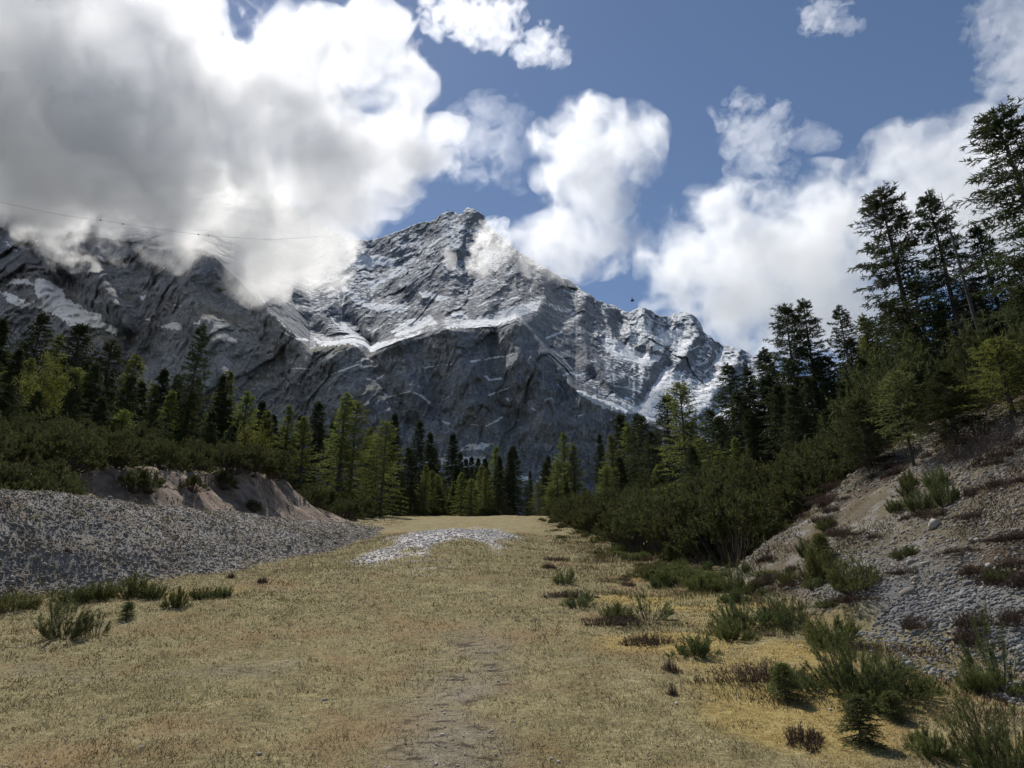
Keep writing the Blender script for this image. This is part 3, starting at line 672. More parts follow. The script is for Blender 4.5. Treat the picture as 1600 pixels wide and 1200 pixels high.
def conifer(seed, H=13., Rm=2.2, base=.1, dz=.3, nb=5.5, droop=.25, power=.8, fl=.17, fw=.06, twigs=15, fpt=5, mat=None, lift=.3, gap=.1, twl=.42, name='spruce_tree', bark=None, flat=.0, bare=0, trunk_r=None):
    """a whorled conifer: tapered trunk with limbs, crown of drooping twigs"""
    rng = np.random.RandomState(seed); wood = Acc(); cr = Acc()
    zt = np.linspace(0, H, 14); wobx = .03 * H * .12 * np.cumsum(rng.normal(size=14)) * .4; woby = .03 * H * .12 * np.cumsum(rng.normal(size=14)) * .4
    wobx -= wobx[0]; woby -= woby[0]
    r0 = trunk_r or .0135 * H + .02
    wood.add(tube(np.stack([wobx, woby, zt - .25 * (zt == 0)], 1), r0 * (1 - zt / H) ** .9 + .008, 8))
    z = base * H; BP, BA, BL, BS = [], [], [], []
    while z < H * .985:
        s = z / H; n = max(3, int(round(nb + rng.normal() * .8))); a0 = rng.rand() * 7; prof_ = (1 - s) ** power * min(1, .45 + (s - base) * 5) + .03
        side = rng.rand() * 7
        for k in range(n):
            if rng.rand() < gap: continue
            L = Rm * prof_ * rng.uniform(.6, 1.12) * (1 + .18 * math.cos(a0 + k * 6.283 / n - side))
            BP.append(z + rng.normal() * dz * .25); BA.append(a0 + k * 6.283 / n + rng.normal() * .25); BL.append(L); BS.append(s)
        z += dz * (.55 + .75 * (1 - s)) * rng.uniform(.8, 1.2)
    BP, BA, BL, BS = map(np.array, (BP, BA, BL, BS)); B = len(BP)
    ox = np.interp(BP, zt, wobx); oy = np.interp(BP, zt, woby)
    up = lift * (BS - .35) * 1.6 + rng.normal(size=B) * .08; dr = droop * (1.15 - BS) * rng.uniform(.6, 1.4, B)
    def bpos(t):                                                    # t (B,k) -> (B,k,3)
        r = BL[:, None] * t
        zz = BP[:, None] + BL[:, None] * (up[:, None] * t - dr[:, None] * t * t + .45 * dr[:, None] * t ** 4)
        a = BA[:, None] + .12 * np.sin(t * 5 + BA[:, None] * 9)
        return np.stack([ox[:, None] + r * np.cos(a), oy[:, None] + r * np.sin(a), zz], -1)
    tt = np.linspace(0, 1, 5)[None].repeat(B, 0); pp = bpos(tt)
    for i in range(B):
        wood.add(tube(pp[i], (.006 + .011 * BL[i]) * (1 - .85 * tt[i]) + .003, 4))
    # twigs on both sides of each limb
    K = twigs; t = np.clip((np.arange(K)[None] + rng.rand(B, K)) / K * .88 + .14, 0, 1)
    sgn = np.where(np.arange(K) % 2, 1., -1.)[None] * np.ones((B, 1)); p0 = bpos(t); tan = norm(bpos(np.clip(t + .03, 0, 1.03)) - p0)
    sidev = norm(np.cross(tan, UPV)) * sgn[..., None]
    wd = norm(tan * .75 + sidev * rng.uniform(.35, 1.0, (B, K, 1)) - UPV * (rng.uniform(-.1, .5, (B, K, 1)) * (.4 + droop)))
    wl = (twl * BL[:, None] * (1.02 - t) + .10 + .05 * rng.rand(B, K)) * rng.uniform(.6, 1.2, (B, K))
    wl = np.minimum(wl, .95)
    keep = rng.rand(B, K) < np.clip(.25 + BL[:, None] / Rm * 1.1, .3, 1)
    J = fpt; u = (np.arange(J)[None, None] + rng.rand(B, K, J)) / J
    q = p0[:, :, None] + wd[:, :, None] * (wl[..., None] * u)[..., None] - UPV * (.10 * (u ** 2) * wl[..., None])[..., None]
    fd = norm(wd[:, :, None] * 1.0 + rng.normal(size=q.shape) * .55)
    kk = np.broadcast_to(keep[..., None], q.shape[:3])
    q = q[kk]; fd = fd[kk]; n = len(q)
    tin = np.clip(np.broadcast_to((.25 + .5 * rng.rand(B, K))[..., None], kk.shape)[kk] + rng.normal(size=n) * .18, 0, 1)
    if bare:
        sel = keep.ravel(); a = p0.reshape(-1, 3)[sel]; bdir = wd.reshape(-1, 3)[sel]; wl_ = wl.ravel()[sel]
        cr.add(flakes(a, bdir, wl_, .018, rng), .5); sub = rng.rand(n) < bare; cr.add(flakes(q[sub], fd[sub], fl, .012, rng), np.repeat(tin[sub], 3))
    else:
        cr.add(flakes(q, fd, fl * rng.uniform(.6, 1.3, n), fw * rng.uniform(.6, 1.3, n), rng, flat), np.repeat(tin, 3))
        m = 60; zz = H - rng.rand(m) ** 1.5 * .07 * H; cr.add(flakes(np.stack([np.interp(zz, zt, wobx), np.interp(zz, zt, woby), zz], 1), rng.normal(size=(m, 3)) * .6 + UPV * .7, fl * .9, fw * .8, rng), .4)
    root = empty(name); root['H'] = H
    tm = wood.mesh('trunk'); cm = cr.mesh('crown')
    obj('trunk', tm, bark or M_BARK, root); obj('crown', cm, mat, root)
    return root


def bush(seed, W, Hh, stems, shoots, needles, nl, nw, mat, name, shoot=.24, up=.9, dome=.55, wood_r=.018, rag=.3, inner=.35):
    """a many-stemmed bush: bowed stems ending in upright shoots clothed in needles"""
    rng = np.random.RandomState(seed); wood = Acc(); cr = Acc(); n = stems
    a = rng.rand(n) * 6.283; r = np.sqrt(rng.rand(n)) * W / 2 * (1 + .25 * np.sin(a * 2 + seed) + .15 * np.sin(a * 3 + 2 * seed))
    h = Hh * (1 - dome * (2 * r / W) ** 2) * rng.uniform(1 - rag, 1.1, n)
    end = np.stack([r * np.cos(a), r * np.sin(a), np.maximum(h, .12 * Hh)], 1); b0 = np.stack([.12 * r * np.cos(a), .12 * r * np.sin(a), a * 0 - .05], 1)
    ctl = np.stack([end[:, 0] * .75, end[:, 1] * .75, end[:, 2] * .22], 1)
    f = lambda t: (1 - t)[..., None] ** 2 * b0[:, None] + (2 * t * (1 - t))[..., None] * ctl[:, None] + (t ** 2)[..., None] * end[:, None]
    tt = np.linspace(0, 1, 5)[None].repeat(n, 0); pp = f(tt)
    for i in range(n): wood.add(tube(pp[i], wood_r * (1 - .7 * tt[i]), 4))
    K = shoots; t = np.concatenate([np.ones((n, 1)), inner + (1 - inner) * rng.rand(n, K - 1) ** .7], 1)
    p = f(t) + rng.normal(size=(n, K, 3)) * np.array([.10, .10, .04]) * W * .28 * (1 - .7 * (t == 1))[..., None]
    p[..., 2] = np.maximum(p[..., 2], .03)
    out = np.stack([np.cos(a), np.sin(a), a * 0], 1)[:, None]
    d = norm(UPV * up + out * .75 * (2 * r / W)[:, None, None] + rng.normal(size=(n, K, 3)) * .32)
    sl = shoot * rng.uniform(.55, 1.25, (n, K)); J = needles
    u = (np.arange(J)[None, None] + rng.rand(n, K, J)) / J
    q = p[:, :, None] + d[:, :, None] * (sl[..., None] * (u - .35))[..., None]
    rad = norm(np.cross(d[:, :, None] * np.ones_like(q), rng.normal(size=q.shape)))
    nd = norm(d[:, :, None] * (.35 + .8 * u[..., None]) + rad * .95)
    tin = np.clip(np.broadcast_to(.2 + .45 * rng.rand(n, K, 1), u.shape) + .28 * (u - .4) + rng.normal(size=u.shape) * .1, 0, 1).ravel()
    q = q.reshape(-1, 3); m = len(q)
    cr.add(flakes(q, nd.reshape(-1, 3), nl * rng.uniform(.7, 1.2, m), nw, rng), np.repeat(tin, 3))
    root = empty(name); root['H'] = Hh
    obj('stems', wood.mesh('stems'), M_BARK, root); obj('foliage', cr.mesh('foliage'), mat, root)
    return root


def heather(seed, W, Hh, n, mat, name, nl=.03, nw=.006, k=14):
    rng = np.random.RandomState(seed); cr = Acc()
    a = rng.rand(n) * 6.283; r = np.sqrt(rng.rand(n)) * W / 2 * (1 + .3 * np.sin(a * 2 + seed) + .2 * np.sin(a * 5 + seed))
    p = np.stack([r * np.cos(a), r * np.sin(a) * .7, a * 0 - .02], 1)
    L = Hh * (1 - .6 * (2 * r / W) ** 2) * rng.uniform(.5, 1.15, n)
    d = norm(UPV + .55 * np.stack([np.cos(a), np.sin(a), a * 0], 1) * (2 * r / W)[:, None] + rng.normal(size=(n, 3)) * .28)
    cr.add(flakes(p, d, L, .008, rng), .25)
    u = rng.rand(n, k); q = p[:, None] + d[:, None] * (L[:, None] * u)[..., None]
    nd = norm(d[:, None] * .8 + rng.normal(size=q.shape) * .6)
    cr.add(flakes(q.reshape(-1, 3), nd.reshape(-1, 3), nl, nw, rng), np.repeat(np.clip(.3 + .4 * u.ravel() + .2 * rng.normal(size=u.size), 0, 1), 3))
    o = obj(name, cr.mesh(name), mat); o['H'] = Hh; return o


def broadleaf(seed, H, W, mat, name):
    rng = np.random.RandomState(seed); wood = Acc(); cr = Acc()
    for k in range(9):
        a = rng.rand() * 6.283; l = W * .5 * rng.uniform(.5, 1); hh = H * rng.uniform(.55, 1); z0 = H * rng.uniform(.05, .45)
        pts = np.array([[0, 0, 0], [.06 * l * math.cos(a), .06 * l * math.sin(a), z0], [l * .6 * math.cos(a), l * .6 * math.sin(a), (z0 + hh) * .55], [l * math.cos(a), l * math.sin(a), hh]])
        wood.add(tube(pts, np.array([.05, .04, .02, .006]) * H / 5, 5))
        m = 26; c = pts[1] + (pts[3] - pts[1]) * (rng.rand(m, 1) ** .6) + rng.normal(size=(m, 3)) * np.array([.13, .13, .10]) * W
        q = (c[:, None] + rng.normal(size=(m, 26, 3)) * .045 * W).reshape(-1, 3); n = len(q)
        cr.add(flakes(q, rng.normal(size=(n, 3)) - UPV * .3, .085, .055, rng), np.repeat(np.clip(np.repeat(rng.rand(m), 26) + .15 * rng.normal(size=n), 0, 1), 3))
    root = empty(name); root['H'] = H
    obj('trunk', wood.mesh('trunk'), M_BARK, root); obj('crown', cr.mesh('crown'), mat, root); return root


PROTO_USED = {}
def place(proto, loc, h=None, w=None, rz=0., tilt=(0, 0)):
    """first use moves the prototype itself, later uses copy it (thing and parts)"""
    key = proto.name
    o = proto if key not in PROTO_USED else copy_tree(proto)
    PROTO_USED[key] = 1
    for k in ('label', 'group'):
        if k in o: del o[k]
    sz = (h / proto['H']) if h else 1.0
    o.location = loc; o.rotation_euler = (tilt[0], tilt[1], rz); sx = w if w else sz
    o.scale = (sx, sx, sz)
    return o


SPR = [conifer(11, 13, 3.3, .05, .27, 5.8, .34, .72, mat=M_SPRUCE, lift=.34, twigs=17, fw=.07), conifer(12, 13, 2.7, .06, .26, 5.6, .40, .74, mat=M_SPRUCE, lift=.26, twigs=17, fw=.07), conifer(13, 13, 2.2, .03, .25, 5.4, .45, .8, mat=M_SPRUCE, lift=.22, twigs=17, fw=.075),
       conifer(14, 13, 3.0, .08, .33, 5.2, .28, .66, mat=M_SPRUCE, lift=.38, gap=.2, twigs=17, fw=.07)]
SPR_OPEN = [conifer(15, 14, 3.2, .1, .30, 5.8, .26, .6, fl=.19, fw=.055, twigs=18, fpt=6, mat=M_SPRUCE, lift=.40, gap=.18), conifer(16, 14, 3.0, .12, .30, 5.8, .32, .66, fl=.19, fw=.055, twigs=18, fpt=6, mat=M_SPRUCE, lift=.34, gap=.2)]
LAR = [conifer(21, 10, 2.5, .06, .26, 5.6, .1, .75, fl=.13, fw=.055, twigs=17, fpt=5, mat=M_LARCH, lift=.35, gap=.12, twl=.36, name='larch_tree'), conifer(22, 10, 2.2, .05, .25, 5.5, .16, .85, fl=.13, fw=.055, twigs=17, fpt=5, mat=M_LARCH, lift=.3, gap=.15, twl=.38, name='larch_tree'),
       conifer(23, 10, 3.0, .06, .29, 5.6, .08, .62, fl=.14, fw=.055, twigs=18, fpt=5, mat=M_LARCH, lift=.4, gap=.18, twl=.36, name='larch_tree')]
DEAD = conifer(31, 14, 1.6, .3, .5, 3.2, .05, .45, fl=.16, mat=M_TWIG, lift=.5, gap=.25, twl=.5, name='dead_larch', bark=M_GREYBARK, bare=.35, twigs=9, fpt=4, trunk_r=.15)
SAP = [conifer(41, .8, .40, .03, .04, 6, .2, .75, fl=.05, fw=.014, twigs=12, fpt=7, mat=M_MUGO2, name='spruce_sapling', trunk_r=.012, lift=.4), conifer(42, .8, .44, .03, .04, 6, .25, .7, fl=.05, fw=.014, twigs=12, fpt=7, mat=M_JUNI, name='spruce_sapling', trunk_r=.012, lift=.3)]
YOUNG = conifer(43, 3, 1.2, .28, .16, 5, .12, .6, fl=.08, fw=.022, twigs=13, fpt=6, mat=M_JUNI, name='young_spruce', trunk_r=.04, lift=.3)
MUG = [bush(51 + k, 3.0, 1.9, 105, 11, 18, .085, .028, M_MUGO, 'dwarf_pine', .2, up=.6, dome=.62, rag=.42, inner=.72) for k in range(4)]
MUN = [bush(61, 1.25, .62, 62, 6, 60, .042, .005, M_MUGO2, 'dwarf_pine', .13, up=.8, wood_r=.009, rag=.6), bush(62, 1.0, .5, 44, 5, 60, .042, .005, M_MUGO2, 'dwarf_pine', .12, up=.7, wood_r=.009, rag=.6),
       bush(63, 1.1, .75, 22, 6, 60, .042, .005, M_MUGO2, 'dwarf_pine', .13, up=.8, wood_r=.009, rag=.6, inner=.5)]
JUN = [bush(71, 1.2, .38, 80, 8, 34, .03, .007, M_JUNI, 'low_juniper', .12, up=.5, dome=.6, wood_r=.006, rag=.5), bush(72, .9, .34, 55, 8, 34, .03, .007, M_JUNI, 'low_juniper', .12, up=.6, dome=.6, wood_r=.006, rag=.5), bush(73, .9, .32, 55, 8, 30, .03, .007, M_MUGO2, 'low_juniper', .11, up=.5, dome=.6, wood_r=.006, rag=.5)]
HEA = [heather(81, .8, .17, 420, M_HEATH, 'heather_clump'), heather(82, .6, .15, 300, M_HEATH, 'heather_clump'), heather(83, 1.0, .24, 480, M_HEATH, 'heather_clump')]
BARE = heather(84, 1.3, .75, 260, M_TWIG, 'bare_shrub', .16, .006, 5)
LEAFY = [broadleaf(91, 4.2, 2.6, M_LEAF, 'leafy_tree'), broadleaf(92, 1.6, 1.8, M_LEAF, 'leafy_shrub')]
# ------------------------------------------------------------------ cableway and summit station, far away
M_STEEL = surface('dark_steel', lambda t: (.03, .032, .036, 1), .6, .3)
M_PANEL = surface('grey_cladding', lambda t: t.mix(t.noise(t.node('ShaderNodeTexCoord').outputs['Object'], 1.5), (.16, .165, .18, 1), (.24, .24, .25, 1)), .7, .2)
M_GLASS = surface('dark_glass', lambda t: (.02, .03, .045, 1), .15, .5)


def box(acc, lo, hi, bev=.0):
    x0, y0, z0 = lo; x1, y1, z1 = hi; xm, ym = bev * (x1 - x0), bev * (y1 - y0)
    V = np.array([(x0, y0, z0), (x1, y0, z0), (x1, y1, z0), (x0, y1, z0), (x0 + xm, y0 + ym, z1), (x1 - xm, y0 + ym, z1), (x1 - xm, y1 - ym, z1), (x0 + xm, y1 - ym, z1)], float)
    F = np.array([(0, 3, 2, 1), (4, 5, 6, 7), (0, 1, 5, 4), (1, 2, 6, 5), (2, 3, 7, 6), (3, 0, 4, 7)])
    acc.add((V, F))


def rope(name, pts, r, label, group):
    P = np.array(pts); t = np.linspace(0, 1, 90); k = np.linspace(0, 1, len(P))
    Q = np.stack([np.interp(t, k, P[:, i]) for i in range(3)], 1)
    for _ in range(6): Q[1:-1] = (Q[:-2] + 2 * Q[1:-1] + Q[2:]) / 4
    a = Acc(); a.add(tube(Q, np.full(90, r), 5)); o = obj(name, a.mesh(name), M_STEEL); tag(o, label, 'cable', group); return o


def build_cableway():
    ys = TOP_DEPTH(705) + 8
    s0 = at_depth(705, 335, ys)
    pts = [at_depth(-260, 262, 640), at_depth(0, 316, 655), at_depth(100, 337, 664), at_depth(157, 344, 670), at_depth(260, 360, 690), at_depth(330, 369, 710), at_depth(425, 375, 760), at_depth(560, 365, 1000), s0]
    o = rope('cableway_rope', pts, .10, 'thin dark cableway rope crossing the rock face under the big cloud', None)
    for px, py, y in ((157, 344, 670), (192, 350, 676), (310, 366.5, 704), (326, 368.5, 709)):
        c = at_depth(px, py, y); a = Acc(); V, F = ico(1); a.add((V * np.array([.9, .9, .9]) * (1 + .1 * V[:, 2:3]), F)); m = obj('marker_ball', a.mesh('marker_ball'), M_STEEL, o, c)
    # the hanging cabin: carriage, hanger, windowed cabin
    c = at_depth(988, 469, 900)
    root = empty('cable_car', c); tag(root, 'small dark cable car cabin hanging in the blue sky right of the summit', 'cable car')
    a = Acc(); box(a, (-2.1, -1.5, -1.4), (2.1, 1.5, -.9)); box(a, (-2.1, -1.5, .55), (2.1, 1.5, 1.0), .12); box(a, (-2.1, -1.5, -.9), (-1.85, 1.5, .55)); box(a, (1.85, -1.5, -.9), (2.1, 1.5, .55)); box(a, (-.12, -1.5, -.9), (.12, -1.3, .55)); box(a, (-.12, 1.3, -.9), (.12, 1.5, .55))
    obj('cabin', a.mesh('cabin'), M_STEEL, root)
    a = Acc(); box(a, (-1.85, -1.42, -.9), (1.85, 1.42, .55)); obj('window', a.mesh('window'), M_GLASS, root)
    a = Acc(); a.add(tube([(0, 0, .95), (.25, 0, 2.2), (0, 0, 4.1)], [.2, .16, .16], 6)); obj('hanger', a.mesh('hanger'), M_STEEL, root)
    a = Acc(); box(a, (-1.2, -.2, 4.05), (1.2, .2, 4.5), .1); obj('carriage', a.mesh('carriage'), M_STEEL, root)
    rope('cableway_rope', [at_depth(730, 350, ys + 30), np.array(c) + np.array([0, 0, 4.25]), at_depth(1250, 650, 420)], .03, 'hair-thin rope that carries the small cable car cabin', None)
    # summit station: stepped hall with flat roof, window band and a mast
    root = empty('summit_station', s0); tag(root, 'tiny grey summit station with a thin mast on the mountain top', 'building')
    a = Acc(); box(a, (-11, -6, -14), (9, 8, 3.2)); box(a, (-5, -5.5, 3.2), (8.6, 7, 5.4)); obj('wall', a.mesh('wall'), M_PANEL, root)
    a = Acc(); box(a, (-11.4, -6.4, 3.2), (-4.9, 8.3, 3.7)); box(a, (-5.4, -6, 5.4), (9, 7.4, 5.9)); obj('roof', a.mesh('roof'), M_STEEL, root)
    a = Acc(); box(a, (-9.5, -6.15, .3), (8, -6, 2.0)); obj('window', a.mesh('window'), M_GLASS, root)
    a = Acc(); a.add(tube([(-11.5, 0, -6), (-11.5, 0, 12), (-11.5, 0, 22)], [.8, .7, .25], 6)); box(a, (-12.6, -.3, 7), (-10.4, .3, 9)); box(a, (-12.2, -.3, 14), (-10.8, .3, 15)); obj('mast', a.mesh('mast'), M_STEEL, root)
# ------------------------------------------------------------------ planting
rnd = random.Random(5)
ORD = 'first second third fourth fifth sixth seventh eighth ninth tenth eleventh twelfth thirteenth fourteenth fifteenth sixteenth seventeenth eighteenth nineteenth twentieth'.split()
ORD += ['twenty-' + o for o in ORD[:9]] + ['thirtieth'] + ['thirty-' + o for o in ORD[:9]] + ['fortieth'] + ['forty-' + o for o in ORD[:9]] + ['fiftieth'] + ['fifty-' + o for o in ORD[:9]]


def tree_at(proto, px, py, y, w=1.0):
    """a tree whose tip is seen at photo pixel (px, py), standing y metres up the valley"""
    p = at_depth(px, py, y); z = float(ground_z(p[0], y)); h = p[2] - z
    if h < .5: h = .5
    o = place(proto, (p[0], y, z - .05), h + .05, None, rnd.uniform(0, 6.28), (rnd.gauss(0, .012), rnd.gauss(0, .012)))
    o.scale.x = o.scale.y = (h / proto['H']) ** .7 * w
    return o


def rows(items, where, group):
    """items: (kind, px, py, y[, width]); labels count each kind from the left"""
    kinds = {'S': ('dark green spruce', SPR, 'spruce tree'), 'O': ('open-branched dark spruce', SPR_OPEN, 'spruce tree'), 'L': ('light green larch', LAR, 'larch tree')}
    items = sorted(items, key=lambda i: i[1]); seen = {}
    for it in items:
        k, px, py, y = it[:4]; nm, protos, cat = kinds[k[0]]
        pr = protos[int(k[1]) if len(k) > 1 else rnd.randrange(len(protos))]
        o = tree_at(pr, px, py, y, it[4] if len(it) > 4 else rnd.uniform(.95, 1.3))
        part = ('near ' if y <= 42 else 'far ') if 'right-hand' in where else ''
        seen[part + k[0]] = seen.get(part + k[0], 0) + 1
        if px < -20 or px > 1620: lab = f'{nm} at the outer edge of {where}, mostly outside the picture'
        else: lab = it[5] if len(it) > 5 else f'{nm}, {ORD[seen[part + k[0]] - 1]} of its kind from the left in {where.replace("the right", "the " + part + "right")}'
        tag(o, lab, cat, group)


rows([('S1', -45, 470, 44), ('S2', 8, 498, 42), ('S0', 72, 486, 46), ('L1', 92, 520, 50), ('S2', 30, 545, 40), ('S0', 133, 506, 48), ('S3', 183, 534, 50), ('S1', 150, 568, 46), ('L0', 214, 556, 54),
      ('S1', 206, 584, 48), ('S2', 226, 596, 52), ('S2', 263, 576, 56), ('S2', 278, 584, 58), ('S3', 318, 505, 54, .8, 'tall slim leaning spruce rising well above its neighbours on the left'), ('S2', 346, 584, 58, .9), ('L1', 360, 580, 60), ('L0', 389, 612, 56),
      ('S2', 407, 626, 64), ('S2', 428, 648, 66), ('L1', 454, 634, 68), ('S2', 472, 648, 72), ('S1', 498, 626, 74), ('L0', 541, 614, 66, 1.2), ('L2', 558, 624, 68, 1.1), ('L2', 604, 656, 66, 1.1), ('S2', 617, 645, 82),
      ('S1', 100, 560, 43), ('S0', 20, 600, 37), ('S1', 60, 610, 36), ('S0', 120, 600, 41), ('S1', 160, 620, 43), ('S0', 240, 630, 47), ('L1', 300, 610, 54), ('S1', 330, 640, 55), ('S2', 520, 655, 80), ('L0', 580, 668, 84), ('S1', 445, 668, 70), ('S0', -10, 570, 36), ('L0', 45, 560, 43), ('L1', 175, 590, 50), ('L0', 245, 600, 55), ('L2', 120, 575, 45), ('L1', 270, 610, 52), ('L0', 10, 580, 40), ('L2', 195, 640, 44), ('S0', 330, 660, 50), ('L1', 420, 640, 62), ('L0', 480, 650, 66), ('S0', 365, 665, 54), ('L2', 590, 680, 72), ('S0', 290, 625, 56), ('S1', 140, 560, 52), ('S0', 85, 640, 38), ('S0', 190, 640, 45), ('S1', 10, 545, 44), ('S0', 375, 650, 60), ('S1', 420, 660, 66), ('S0', 355, 625, 60), ('L0', 500, 660, 74), ('S0', 310, 590, 60), ('S1', 540, 672, 84), ('S0', 575, 690, 80), ('S0', 610, 700, 80)],
     'the left-hand forest', 'forest trees left of the meadow')
rows([('S1', 652, 655, 92), ('S2', 674, 675, 96), ('S2', 707, 677, 98), ('S2', 717, 706, 100), ('S2', 730, 716, 104), ('S2', 736, 712, 106), ('S2', 748, 715, 104), ('S2', 761, 716, 100), ('L1', 773, 697, 104), ('S2', 782, 713, 98),
      ('S1', 802, 696, 100), ('S2', 797, 704, 96), ('L0', 672, 736, 86), ('L1', 630, 738, 78), ('S0', 655, 758, 84), ('L1', 694, 746, 88), ('L0', 708, 752, 86), ('L1', 750, 734, 90), ('S0', 779, 754, 88), ('S1', 728, 752, 88), ('S1', 765, 762, 87),
      ('S2', 683, 700, 100), ('S0', 640, 700, 90), ('S0', 742, 764, 86)],
     'the far crest stand', 'trees behind the meadow crest')
rows([('S2', 830, 735, 150, .8), ('L0', 825, 758, 96, 1.0), ('L2', 842, 752, 90, 1.0), ('S2', 855, 711, 92), ('S2', 866, 724, 86), ('L1', 880, 674, 84), ('L1', 897, 693, 82), ('S2', 886, 752, 78), ('S2', 914, 762, 72), ('S2', 937, 677, 76, .9), ('L1', 956, 679, 72), ('S1', 970, 646, 76), ('S2', 947, 740, 64),
      ('L0', 982, 660, 70), ('S1', 996, 646, 68), ('S0', 1004, 650, 66), ('S0', 1017, 674, 62), ('S0', 1038, 616, 60), ('L2', 1062, 598, 40, 1.0, 'tall bright green larch standing alone in front of the right-hand forest'),
      ('S0', 1135, 566, 52, 1.1), ('S1', 1160, 572, 55), ('S1', 1192, 545, 50), ('O0', 1223, 476, 46, 1.05), ('O1', 1250, 468, 47, .95), ('S3', 1310, 478, 49, .95), ('S0', 1287, 556, 44), ('O0', 1371, 298, 37, 1.15, 'tall open spruce, leftmost of the three big ones against the sky at right'), ('O1', 1446, 299, 34, .95, 'tall narrow open spruce just left of the dead larch'),
      ('O1', 1531, 353, 33, .95, 'open-branched dark spruce just right of the dead larch'), ('O0', 1562, 168, 26, 1.2, 'tallest spruce, its branches spreading across the right picture edge'), ('S0', 1598, 400, 27, 1.1), ('S0', 1345, 560, 39), ('S0', 1400, 485, 41), ('S0', 1500, 470, 37), ('S0', 1560, 500, 32), ('S0', 1450, 555, 32), ('S1', 1530, 580, 28), ('S0', 1592, 560, 25),
      ('S0', 1485, 610, 27), ('S0', 1392, 600, 31), ('S1', 1320, 590, 36), ('S0', 1262, 590, 42), ('S1', 1212, 600, 44), ('S1', 1172, 640, 46), ('S0', 1110, 640, 48), ('S0', 1640, 380, 30, 1.2), ('S0', 1425, 440, 40), ('S0', 1235, 560, 48), ('S0', 1360, 500, 46), ('S0', 1580, 470, 36), ('S0', 1475, 520, 40), ('S1', 1090, 680, 50), ('L1', 1345, 486, 41, .9), ('S0', 1545, 560, 30), ('S0', 1340, 640, 31), ('S0', 1290, 640, 36), ('S0', 1420, 505, 33), ('S1', 1470, 470, 36), ('S0', 1515, 450, 38), ('S0', 1545, 480, 40), ('S1', 1585, 440, 42), ('S0', 1385, 470, 44), ('S1', 1350, 530, 46), ('S0', 1410, 560, 29), ('S0', 1560, 590, 22), ('S0', 1500, 560, 30), ('S0', 1275, 560, 47), ('S1', 1240, 600, 40), ('S0', 1195, 590, 50), ('S0', 1460, 600, 26), ('S1', 1600, 520, 28), ('S0', 1150, 610, 50), ('S0', 1365, 560, 34), ('S0', 1325, 530, 50), ('S0', 1120, 650, 44), ('S0', 1075, 660, 58)],
     'the right-hand forest', 'forest trees right of the meadow')
for k in range(16):
    yy = rnd.uniform(22, 64); x = rnd.uniform(5.6, 15); pr = (LAR + LAR + SPR)[rnd.randrange(10)]; hh = rnd.uniform(3.4, 5.6)
    o = place(pr, (x, yy, float(ground_z(x, yy)) - .1), hh, None, rnd.uniform(0, 6.28)); o.scale.x = o.scale.y = (hh / pr['H']) ** .65
    lar = pr in LAR; tag(o, 'young light green larch standing up out of the right-hand pine thicket' if lar else 'young dark spruce standing up out of the right-hand pine thicket', 'larch tree' if lar else 'spruce tree', 'larches in the right thicket' if lar else 'spruces in the right thicket')
for k in range(24):
    yy = rnd.uniform(80, 90); x = rnd.uniform(-17, 1.0) if k < 17 else rnd.uniform(3.5, 8); pr = (LAR + SPR)[rnd.randrange(7)]; hh = rnd.uniform(3.2, 7.0)
    o = place(pr, (x, yy, float(ground_z(x, yy)) - .1), hh, None, rnd.uniform(0, 6.28)); o.scale.x = o.scale.y = (hh / pr['H']) ** .6
    lar = pr in LAR; tag(o, 'small light green larch filling the front of the far crest stand' if lar else 'small dark spruce filling the front of the far crest stand', 'larch tree' if lar else 'spruce tree', 'small larches on the crest' if lar else 'small spruces on the crest')
o = tree_at(DEAD, 1474, 303, 31, 1.0); tag(o, 'dead bare larch with grey leaning trunk among the dark spruces', 'dead tree')
o = tree_at(LEAFY[0], 78, 565, 37, .85); tag(o, 'yellow-green leafy tree, brightest crown in the left forest', 'leafy tree')
o = tree_at(LEAFY[1], 403, 662, 50, .45); tag(o, 'small bright yellow-green shrub above the eroded bank', 'leafy shrub')


def pine(proto, x, y, h, w, lab, grp):
    z = float(ground_z(x, y)); o = place(proto, (x, y, z - .06), h, w, rnd.uniform(0, 6.28), (rnd.gauss(0, .06), rnd.gauss(0, .06))); tag(o, lab, 'dwarf pine', grp); return o

# dwarf pine belts, jittered so that none stand in a grid
n = 0
lt = lambda y: float(np.interp(y, *EARTH_TOE.T)); rt = lambda y: float(np.interp(y, *RTOE.T))
y = 15.0
while y < 78:
    stp = 1.9 + .018 * y
    for k in range(5 if y < 50 else 4):
        x = lt(y) - 3.1 - k * (1.7 + .02 * y) + rnd.uniform(-.7, .7)
        if y > 48: x += 2.2
        yy = y + rnd.uniform(-.9, .9)
        if x / yy < -.95: continue
        s = rnd.uniform(.7, 1.2) * (.8 + .06 * k)
        pine(MUG[rnd.randrange(4)], x, yy, 1.95 * s, 1.0 * s, 'dense dark green dwarf pine in the belt above the eroded left bank', 'dwarf pines above the left bank'); n += 1
    y += stp
for k in range(16):
    yy = rnd.uniform(15, 24); x = lt(yy) - rnd.uniform(-1.0, 1.8); s = rnd.uniform(.6, 1.0)
    pine(MUG[rnd.randrange(4)], x, yy, 1.6 * s, .85 * s, 'dark dwarf pine spilling down to the gravel bank at far left', 'dwarf pines spilling over the gravel bank')
for px, py, s in ((205, 768, .55), (395, 800, .4), (345, 770, .6), (300, 768, .45), (420, 748, .5), (230, 770, .6)):
    g = ground_pt(px, py); pine(MUG[rnd.randrange(4)], g[0], g[1], 1.6 * s, .85 * s, 'dark dwarf pine slipping down the face of the eroded earth bank', 'dwarf pines on the earth bank face')
y = 17.6
